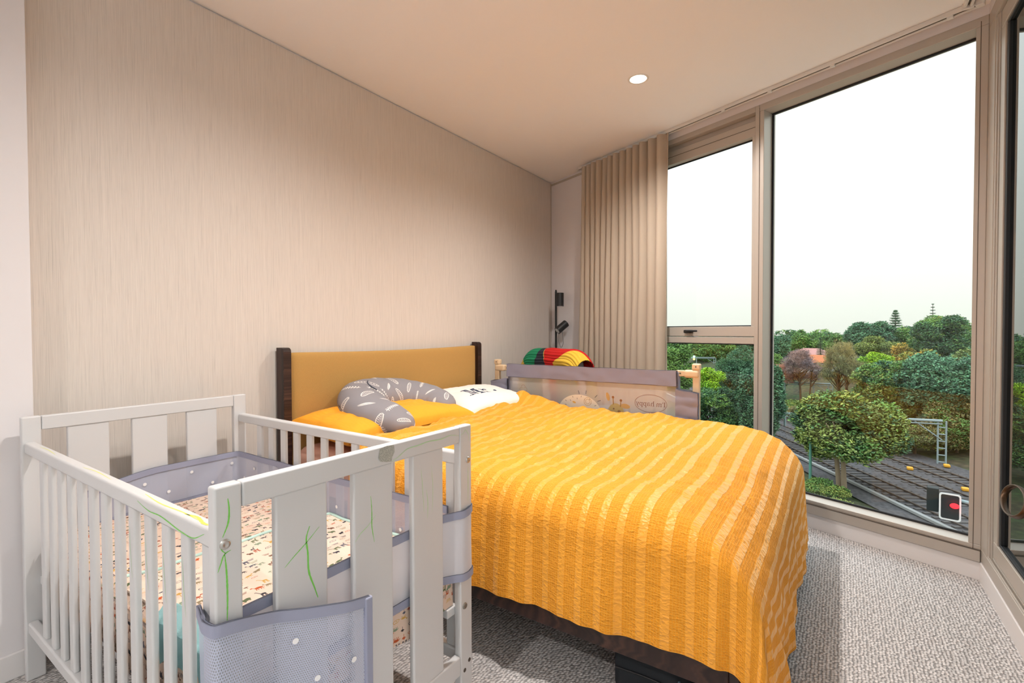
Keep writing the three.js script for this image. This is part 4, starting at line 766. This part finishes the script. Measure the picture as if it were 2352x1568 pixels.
  obj('cap', new THREE.SphereGeometry(0.13, 12, 8).translate(0, 4.98, 0), S({ color: C(0.2, 0.25, 0.25), roughness: 0.6 }), lp);
  // orange trackside boxes and a yellow marker
  const oc = S({ color: C(0.75, 0.36, 0.03), roughness: 0.7 });
  [['orange', 0.0, 31.6, -43], ['o', 0, 31.45, -33], ['o', 0, 28.0, -29.5], ['o', 0, 35.4, -44], ['o', 0, 31.5, -37.5]].forEach(([n, , q, t], i) => { const p = along(t, q, 0.3); tag(obj('track_box', rb(-0.26, 0.26, -0.12, 0.12, -0.22, 0.22, 0.08), oc), 'small orange trackside box between the rails', 'box', 'orange trackside boxes').position.copy(p); });
  const ym = thing('track_marker', 'small yellow square marker plate on a stake by the bank', 'marker', [57.5, GY, 10.4]);
  obj('plate', rb(-0.03, 0.03, 0.55, 0.98, -0.2, 0.2, 0.02), S({ color: C(0.75, 0.52, 0.03), roughness: 0.6 }), ym); obj('stake', cyl(V(0.05, 0, 0), V(0.05, 0.9, 0), 0.04, 0.04, 6), steel, ym);
}
// vegetation ------------------------------------------------------
const clump = (n, sz, flat) => { // a handful of leaves in a unit ball
  const P = [], N = [];
  for (let k = 0; k < n; k++) {
    const d = V(rr(-1, 1), rr(-1, 1) * 0.8, rr(-1, 1)).multiplyScalar(0.75), a = V(rr(-1, 1), rr(-0.6, 0.6) * flat, rr(-1, 1)).normalize(), b = V(rr(-1, 1), rr(-1, 1), rr(-1, 1)).cross(a).normalize(), L = sz * rr(0.7, 1.3), w = L * 0.5;
    const nn = new THREE.Vector3().crossVectors(a, b).normalize(); if (nn.y < 0) nn.negate();
    const p = [d.clone().addScaledVector(a, -L / 2), d.clone().addScaledVector(b, w / 2), d.clone().addScaledVector(a, L / 2), d.clone().addScaledVector(b, -w / 2)];
    for (const i of [0, 1, 2, 0, 2, 3]) { P.push(p[i].x, p[i].y, p[i].z); N.push(nn.x, nn.y, nn.z); }
  }
  const g = new THREE.BufferGeometry(); g.setAttribute('position', new THREE.Float32BufferAttribute(P, 3)); g.setAttribute('normal', new THREE.Float32BufferAttribute(N, 3)); return g;
};
const twigs = () => { const P = [], N = []; for (let k = 0; k < 9; k++) { const d = V(rr(-0.8, 0.8), rr(-0.6, 0.4), rr(-0.8, 0.8)), t = V(rr(-0.5, 0.5), 1, rr(-0.5, 0.5)).multiplyScalar(rr(0.8, 1.5)), a = rr(0, 6.28), s = V(Math.cos(a), 0, Math.sin(a)).multiplyScalar(0.05); const p = [d.clone().sub(s), d.clone().add(s), d.clone().add(t)]; const n = new THREE.Vector3().crossVectors(p[1].clone().sub(p[0]), p[2].clone().sub(p[0])).normalize(); for (const q of p) { P.push(q.x, q.y, q.z); N.push(n.x, n.y, n.z); } } const g = new THREE.BufferGeometry(); g.setAttribute('position', new THREE.Float32BufferAttribute(P, 3)); g.setAttribute('normal', new THREE.Float32BufferAttribute(N, 3)); const l = clump(3, 0.5, 1); return mergeGeometries([g, l]); };
const CL = { leaf: clump(16, 0.75, 1), fine: clump(22, 0.5, 1), twig: twigs() };
const leafM = PH({ color: 0xffffff, roughness: 0.9, transmission: 0.35, thickness: 0, side: THREE.DoubleSide });
const bark = S({ color: C(0.11, 0.075, 0.05), roughness: 1 }), barkPale = S({ color: C(0.33, 0.25, 0.17), roughness: 1 });
function foliage(parent, pts, size, cols, geo, squash = 0.75) {
  const im = new THREE.InstancedMesh(geo, leafM, pts.length), M = new THREE.Matrix4(), Q = new THREE.Quaternion(), E = new THREE.Euler(), col = new THREE.Color();
  pts.forEach((p, i) => {
    E.set(rr(-0.5, 0.5), rr(0, 6.28), rr(-0.5, 0.5)); Q.setFromEuler(E); const s = size * rr(0.7, 1.35);
    M.compose(p, Q, V(s, s * squash, s)); im.setMatrixAt(i, M);
    const a = cols[(p.tone !== undefined && rnd() < 0.7 ? p.tone : Math.floor(rnd() * cols.length)) % cols.length], k = rr(1.9, 3.4); im.setColorAt(i, col.setRGB(a[0] * k, a[1] * k, a[2] * k));
  });
  im.name = 'foliage'; im.userData.kind = 'stuff'; im.castShadow = im.receiveShadow = true; parent.add(im); return im;
}
const GREEN = { mid: [[0.10, 0.19, 0.05], [0.075, 0.16, 0.045], [0.13, 0.22, 0.05]], olive: [[0.16, 0.20, 0.05], [0.20, 0.23, 0.055], [0.13, 0.17, 0.05]], teal: [[0.07, 0.16, 0.09], [0.09, 0.19, 0.10], [0.055, 0.13, 0.07]], dark: [[0.045, 0.11, 0.05], [0.06, 0.13, 0.055], [0.04, 0.09, 0.045]], lime: [[0.24, 0.36, 0.02], [0.18, 0.32, 0.03]], amber: [[0.42, 0.26, 0.03], [0.20, 0.22, 0.05], [0.30, 0.22, 0.05]], russet: [[0.16, 0.10, 0.07], [0.20, 0.13, 0.09], [0.13, 0.10, 0.08]], plum: [[0.17, 0.12, 0.11], [0.14, 0.11, 0.12], [0.20, 0.13, 0.11]], brownolive: [[0.16, 0.14, 0.055], [0.20, 0.16, 0.06], [0.12, 0.12, 0.05]] };
function tree(name, label, x, z, top, bot, r, cols, o = {}) {
  const gy = ground(x, z), t = thing(name, label, o.category ?? 'tree', [x, gy, z], 0, o.group);
  const h = top - bot, cy = (top + bot) / 2 - gy, pts = [], lobes = [];
  const nl = Math.round((o.lobes ?? 9) * 2.2);
  for (let k = 0; k < nl; k++) { const a = rr(0, 6.28), e = rr(-0.85, 0.95), rad = Math.sqrt(Math.max(0, 1 - e * e * 0.8)); lobes.push([V(Math.cos(a) * r * 0.66 * rad * Math.sqrt(rnd() * 0.6 + 0.4), cy + e * h * 0.38, Math.sin(a) * r * 0.66 * rad), r * rr(0.22, 0.42), h * rr(0.10, 0.20), Math.floor(rnd() * 9)]); }
  lobes.push([V(0, cy, 0), r * 0.6, h * 0.34, 0]);
  const n = Math.round((o.n ?? 700) * 2.6);
  while (pts.length < n) {
    const [c, a, b, li] = lobes[Math.floor(rnd() * lobes.length)], d = V(rr(-1, 1), rr(-1, 1), rr(-1, 1)); const L = d.length(); if (L > 1 || L < 0.05) continue; d.multiplyScalar((o.hollow ? rr(0.3, 1) : rr(0.82, 1.02)) / L);
    if (d.y < -0.75 && rnd() < 0.6) continue;
    const pv = V(c.x + d.x * a, c.y + d.y * b, c.z + d.z * a); pv.tone = li; pts.push(pv);
  }
  foliage(t, pts, (o.size ?? r * 0.16) * 0.72, cols, o.geo ?? CL.leaf);
  const tr = [], th = Math.max(0.5, bot - gy + h * 0.4), rw = o.trunk ?? Math.max(0.1, r * 0.055), nt = o.stems ?? 1;
  for (let s = 0; s < nt; s++) { const a = rr(0, 6.28), ox = nt > 1 ? Math.cos(a) * r * 0.25 : 0, oz = nt > 1 ? Math.sin(a) * r * 0.25 : 0; tr.push(cyl(V(ox * 0.6, -0.3, oz * 0.6), V(ox + rr(-0.2, 0.2), th, oz), rw, rw * 0.6, 8)); for (let k = 0; k < (o.branches ?? 4); k++) { const y = th * rr(0.55, 0.95), b = rr(0, 6.28); tr.push(cyl(V(ox, y, oz), V(ox + Math.cos(b) * r * 0.55, y + h * rr(0.2, 0.45), oz + Math.sin(b) * r * 0.55), rw * 0.5, rw * 0.15, 6)); } }
  obj('trunk', tr, o.bark ?? bark, t);
  return t;
}
const G1 = 'trees beyond the railway';
tree('round_tree', 'round evergreen tree standing alone in front of the railway tracks', 45.0, 0.5, -3.6, -9.3, 3.75, [...GREEN.mid, ...GREEN.olive, ...GREEN.dark], { n: 2600, size: 0.46, lobes: 16, bark: barkPale, branches: 6, stems: 2, trunk: 0.2 });
tree('spreading_tree', 'large teal green spreading tree on the bank right of the gantry', 66.2, 9.2, -1.2, -8.0, 4.4, GREEN.teal, { n: 2400, size: 0.5, lobes: 26, group: G1, bark: barkPale, stems: 3 });
tree('spreading_tree', 'fresh green spreading tree between the lime tree and the teal tree', 68.5, 4.2, -2.2, -8.2, 3.4, [...GREEN.mid, ...GREEN.teal, ...GREEN.olive], { n: 1700, size: 0.46, lobes: 22, group: G1, bark: barkPale, stems: 2 });
tree('dense_tree', 'tall dense dark green tree rising above the hillside', 91.2, 11.8, 3.2, -3.6, 3.5, [...GREEN.dark, ...GREEN.mid], { n: 1500, size: 0.5, lobes: 14, group: G1 });
tree('lime_tree', 'bright lime green tree in the middle of the hillside', 83.9, 4.0, -1.8, -6.1, 2.1, GREEN.lime, { n: 800, size: 0.42, group: G1 });
tree('bare_tree', 'thin olive brown half bare tree with several upright trunks', 80.0, 0.3, -0.1, -7.0, 3.0, GREEN.brownolive, { n: 900, size: 0.42, geo: CL.twig, hollow: true, stems: 6, branches: 7, trunk: 0.12, group: G1 });
tree('bare_tree', 'leafless plum coloured tree left of the olive brown tree', 85.9, -4.5, -1.5, -7.0, 3.4, GREEN.plum, { n: 800, size: 0.42, geo: CL.twig, hollow: true, stems: 3, branches: 9, trunk: 0.13, group: G1 });
tree('shrub', 'low russet shrub at the foot of the plum coloured tree', 86.5, -7.8, -4.0, -7.2, 2.2, [[0.30, 0.15, 0.10], [0.22, 0.12, 0.09]], { n: 500, size: 0.36, geo: CL.twig, category: 'shrub' });
tree('eucalypt', 'leafy eucalypt on the skyline above the red roofs', 149.9, -6.7, 0.6, -5.6, 5.2, GREEN.mid, { n: 600, size: 0.8, group: G1 });
tree('eucalypt', 'leafy eucalypt on the skyline left of the araucaria', 140, 0.9, 1.2, -5, 3.6, GREEN.mid, { n: 600, size: 0.65, group: G1 });
tree('dense_tree', 'broad dark tree on the ridge below the araucaria', 119.9, 4.8, 2.9, -4.6, 4.8, [...GREEN.teal, ...GREEN.dark], { n: 1100, size: 0.66, lobes: 14, group: G1 });
tree('dense_tree', 'leafy tree between the araucaria and the tall dense tree', 124.5, 11.0, 1.9, -4.6, 4.9, [...GREEN.teal, ...GREEN.mid], { n: 1000, size: 0.66, group: G1 });
tree('dense_tree', 'dark teal tree at the left edge of the large window view', 109.5, -10.6, 0.4, -6.5, 3.4, GREEN.teal, { n: 800, size: 0.55, group: G1 });
tree('olive_tree', 'olive green rounded tree behind the lime green tree', 99.9, 5.2, 0.3, -4.2, 3.2, GREEN.olive, { n: 900, size: 0.48, group: G1 });
tree('amber_tree', 'amber tipped tree above the large teal spreading tree', 83.6, 8.6, -1.2, -5.2, 2.1, GREEN.amber, { n: 700, size: 0.4, group: G1 });
tree('amber_tree', 'small amber flowering tree beside the lime green tree', 90.5, 7.4, -0.7, -4.4, 1.5, GREEN.amber, { n: 400, size: 0.38, group: G1 });
tree('leafy_tree', 'mid green tree left of the leafless plum coloured tree', 94.7, -8.4, -2.7, -8.7, 2.5, GREEN.mid, { n: 700, size: 0.45, group: G1 });
tree('leafy_tree', 'green tree filling the bank under the lime green tree', 74.5, 5.3, -2.6, -8.6, 3.2, [...GREEN.mid, ...GREEN.olive], { n: 1000, size: 0.45, group: G1 });
tree('shrub', 'mossy green scrub on the bank behind the near gantry', 66.5, 4.4, -6.0, -9.6, 2.7, [...GREEN.olive, ...GREEN.brownolive], { n: 900, size: 0.36, category: 'shrub', lobes: 14 });
tree('shrub', 'brownish scrub on the bank beside the gantry post', 62.6, 9.3, -5.4, -10.6, 2.8, [...GREEN.brownolive, ...GREEN.mid], { n: 1000, size: 0.36, category: 'shrub', lobes: 14 });
tree('shrub', 'low olive scrub below the teal spreading tree', 60.6, 6.0, -8.0, -10.6, 2.6, [...GREEN.brownolive, ...GREEN.olive], { n: 800, size: 0.32, category: 'shrub', lobes: 14 });
tree('shrub', 'low green scrub under the half bare olive brown tree', 74, -0.6, -6.6, -9.8, 3.2, [...GREEN.olive, ...GREEN.mid], { n: 800, size: 0.36, category: 'shrub', lobes: 12 });
tree('leafy_tree', 'tall green tree at the right edge of the large window', 79.1, 12.6, -1.0, -9.2, 3.0, [...GREEN.teal, ...GREEN.olive], { n: 1000, size: 0.5, group: G1 });
tree('leafy_tree', 'green tree seen above the bed guard beside the curtain', 77.2, -21.1, -1.3, -8.6, 3.1, GREEN.mid, { n: 900, size: 0.55, group: G1 });
tree('eucalypt', 'broad eucalypt far off above the small railway lights', 158, -33.5, -1.6, -9.0, 7.4, GREEN.mid, { n: 800, size: 0.9, group: G1 });
tree('dense_tree', 'broad dark tree far behind the small railway lights', 176, -29.5, 1.4, -8.6, 8.5, [...GREEN.dark, ...GREEN.teal], { n: 700, size: 1.1, group: G1 });
tree('drooping_tree', 'big dark drooping tree filling the lower pane of the narrow window', 61.2, -9.6, -0.6, -10.2, 2.9, [...GREEN.dark, ...GREEN.teal], { n: 2000, size: 0.42, lobes: 18, geo: CL.fine, group: G1 });
tree('lime_tree', 'lime green bush in front of the big dark drooping tree', 56.8, -12.0, -2.9, -6.0, 1.7, GREEN.lime, { n: 700, size: 0.32, category: 'shrub' });
tree('leafy_tree', 'dark green tree below the lime green bush in the narrow window', 55.0, -11.2, -4.7, -10.6, 3.0, [...GREEN.dark, ...GREEN.mid], { n: 1500, size: 0.36, lobes: 14, group: G1 });
tree('leafy_tree', 'dark green tree between the two window panes', 53, -6.4, -0.9, -10.4, 2.1, [...GREEN.dark, ...GREEN.teal], { n: 1200, size: 0.42, group: G1 });
tree('shrub', 'low green bush at the foot of the round evergreen tree', 42.0, -1.0, -9.8, -11.0, 1.7, [...GREEN.mid, ...GREEN.olive], { n: 700, size: 0.2, category: 'shrub', lobes: 10, trunk: 0.05 });
tree('shrub', 'grassy scrub between the green post and the window sill', 38.5, -0.2, -10.2, -11.1, 2.2, [...GREEN.olive, ...GREEN.mid], { n: 900, size: 0.18, geo: CL.fine, category: 'shrub', lobes: 10, trunk: 0.05 });
tree('eucalypt', 'airy eucalypt crown behind the tall dense dark tree', 115, 14.4, 4.1, -3.0, 4.6, [...GREEN.mid, ...GREEN.olive], { n: 500, size: 0.6, group: G1 });
for (let k = 0; k < 16; k++) tree('skyline_tree', 'bushy green tree far off along the skyline', 190 + 30 * ((k * 7) % 5) / 5, -95 + k * 9 + rr(-2, 2), 0.2 + rr(-1.2, 1.6) + k * 0.12, -9, 6.5 + rr(-1, 1), [...GREEN.mid, ...GREEN.dark], { n: 320, size: 1.15, lobes: 8, group: 'distant skyline trees' });
[[80, -6.4, 'low mossy scrub along the track bank under the plum coloured tree'], [76, -3.4, 'low brown scrub beside the far gantry legs'], [84, -1.5, 'low green scrub at the bank behind the far gantry']].forEach(([x, z, l], k) => tree('shrub', l, x, z, ground(x, z) + 2.0, ground(x, z) - 0.2, 3.0, k === 1 ? GREEN.brownolive : [...GREEN.olive, ...GREEN.mid], { n: 500, size: 0.36, category: 'shrub', lobes: 10 }));
// conifers: tiers of drooping needled boughs
function conifer(name, label, x, z, top, bot, r, cols, tiers, group) {
  const gy = ground(x, z), t = thing(name, label, 'tree', [x, gy, z], 0, group), pts = [], arms = [];
  for (let k = 0; k < tiers; k++) { const f = k / (tiers - 1), y = lerp(bot, top - 0.1, f) - gy, R = r * Math.pow(1 - f, 0.75) + 0.12, nb = 9; for (let b = 0; b < nb; b++) { const a = b / nb * 6.28 + k * 0.7 + rr(-0.1, 0.1); arms.push(cyl(V(0, y, 0), V(Math.cos(a) * R, y + R * 0.12, Math.sin(a) * R), 0.05, 0.02, 5)); for (let s = 0.3; s <= 1.01; s += 0.175) pts.push(V(Math.cos(a) * R * s, y + R * 0.12 * s + 0.05, Math.sin(a) * R * s)); } }
  foliage(t, pts, Math.max(0.16, r * 0.17), cols, CL.fine, 0.6);
  obj('trunk', [cyl(V(0, -0.3, 0), V(0, top - gy, 0), Math.max(0.12, r * 0.09), 0.04, 8), ...arms], bark, t);
}
conifer('araucaria', 'tall tiered araucaria pine standing out on the skyline', 149.6, 10.8, 6.0, -2.5, 2.3, GREEN.dark, 15, G1);
conifer('conifer', 'slender pointed conifer rising behind the tall dense tree', 139, 16.4, 7.0, -0.5, 0.95, GREEN.dark, 12, G1);
conifer('conifer', 'small pointed conifer near the right window jamb', 118.6, 18.4, 3.5, -2.6, 1.2, GREEN.dark, 12, G1);
conifer('cypress', 'narrow dark cypress beside the red roofed houses', 119.9, -3.6, -0.2, -5.0, 0.8, GREEN.dark, 16, G1);
// houses
function house(label, x, z, w, d, base, eave, ridge, roofC, wallC, turn) {
  const hgt = eave - base, h = thing('house', label, 'house', [x, base, z], turn);
  const wm = S({ color: wallC, roughness: 0.9 }), rm = S({ color: roofC, roughness: 0.8 });
  obj('wall', bx(-w / 2, w / 2, -3, hgt, -d / 2, d / 2), wm, h);
  const o = 0.4, R = ridge - base; const P = [[-w / 2 - o, hgt, -d / 2 - o], [w / 2 + o, hgt, -d / 2 - o], [w / 2 + o, hgt, d / 2 + o], [-w / 2 - o, hgt, d / 2 + o], [-w / 2 + d * 0.4, R, 0], [w / 2 - d * 0.4, R, 0]];
  const F = [[0, 4, 5], [0, 5, 1], [1, 5, 2], [2, 5, 4], [2, 4, 3], [3, 4, 0], [0, 1, 2], [0, 2, 3]]; const pos = []; for (const f of F) for (const i of f) pos.push(...P[i]);
  const g = new THREE.BufferGeometry(); g.setAttribute('position', new THREE.Float32BufferAttribute(pos, 3)); g.setAttribute('uv', new THREE.Float32BufferAttribute(new Array(pos.length / 3 * 2).fill(0), 2)); g.computeVertexNormals();
  rm.side = THREE.DoubleSide; obj('roof', g, rm, h);
  const gm = S({ color: C(0.05, 0.06, 0.07), roughness: 0.2 });
  for (const u of [-0.28, 0.02, 0.3]) { const wn = obj('window', bx(u * w - 0.5, u * w + 0.5, hgt - 1.7, hgt - 0.6, -d / 2 - 0.06, -d / 2), wm, h); obj('glass', bx(u * w - 0.4, u * w + 0.4, hgt - 1.6, hgt - 0.7, -d / 2 - 0.075, -d / 2 - 0.055), gm, wn); }
}
house('cream house with a pink tiled roof among the trees', 126, -5.4, 8, 6, -5.8, -4.2, -2.6, C(0.50, 0.24, 0.21), C(0.55, 0.5, 0.45), -1.9);
house('white house with an orange tiled roof below the pink roofed one', 113, -4.2, 7, 5, -6.6, -4.9, -3.5, C(0.55, 0.17, 0.06), C(0.6, 0.6, 0.58), -1.7);
house('house with a blue grey roof half hidden by trees', 106, 9.6, 7, 5, -5.5, -3.8, -2.5, C(0.25, 0.30, 0.38), C(0.5, 0.5, 0.48), -1.6);

renderer.render(scene, camera);
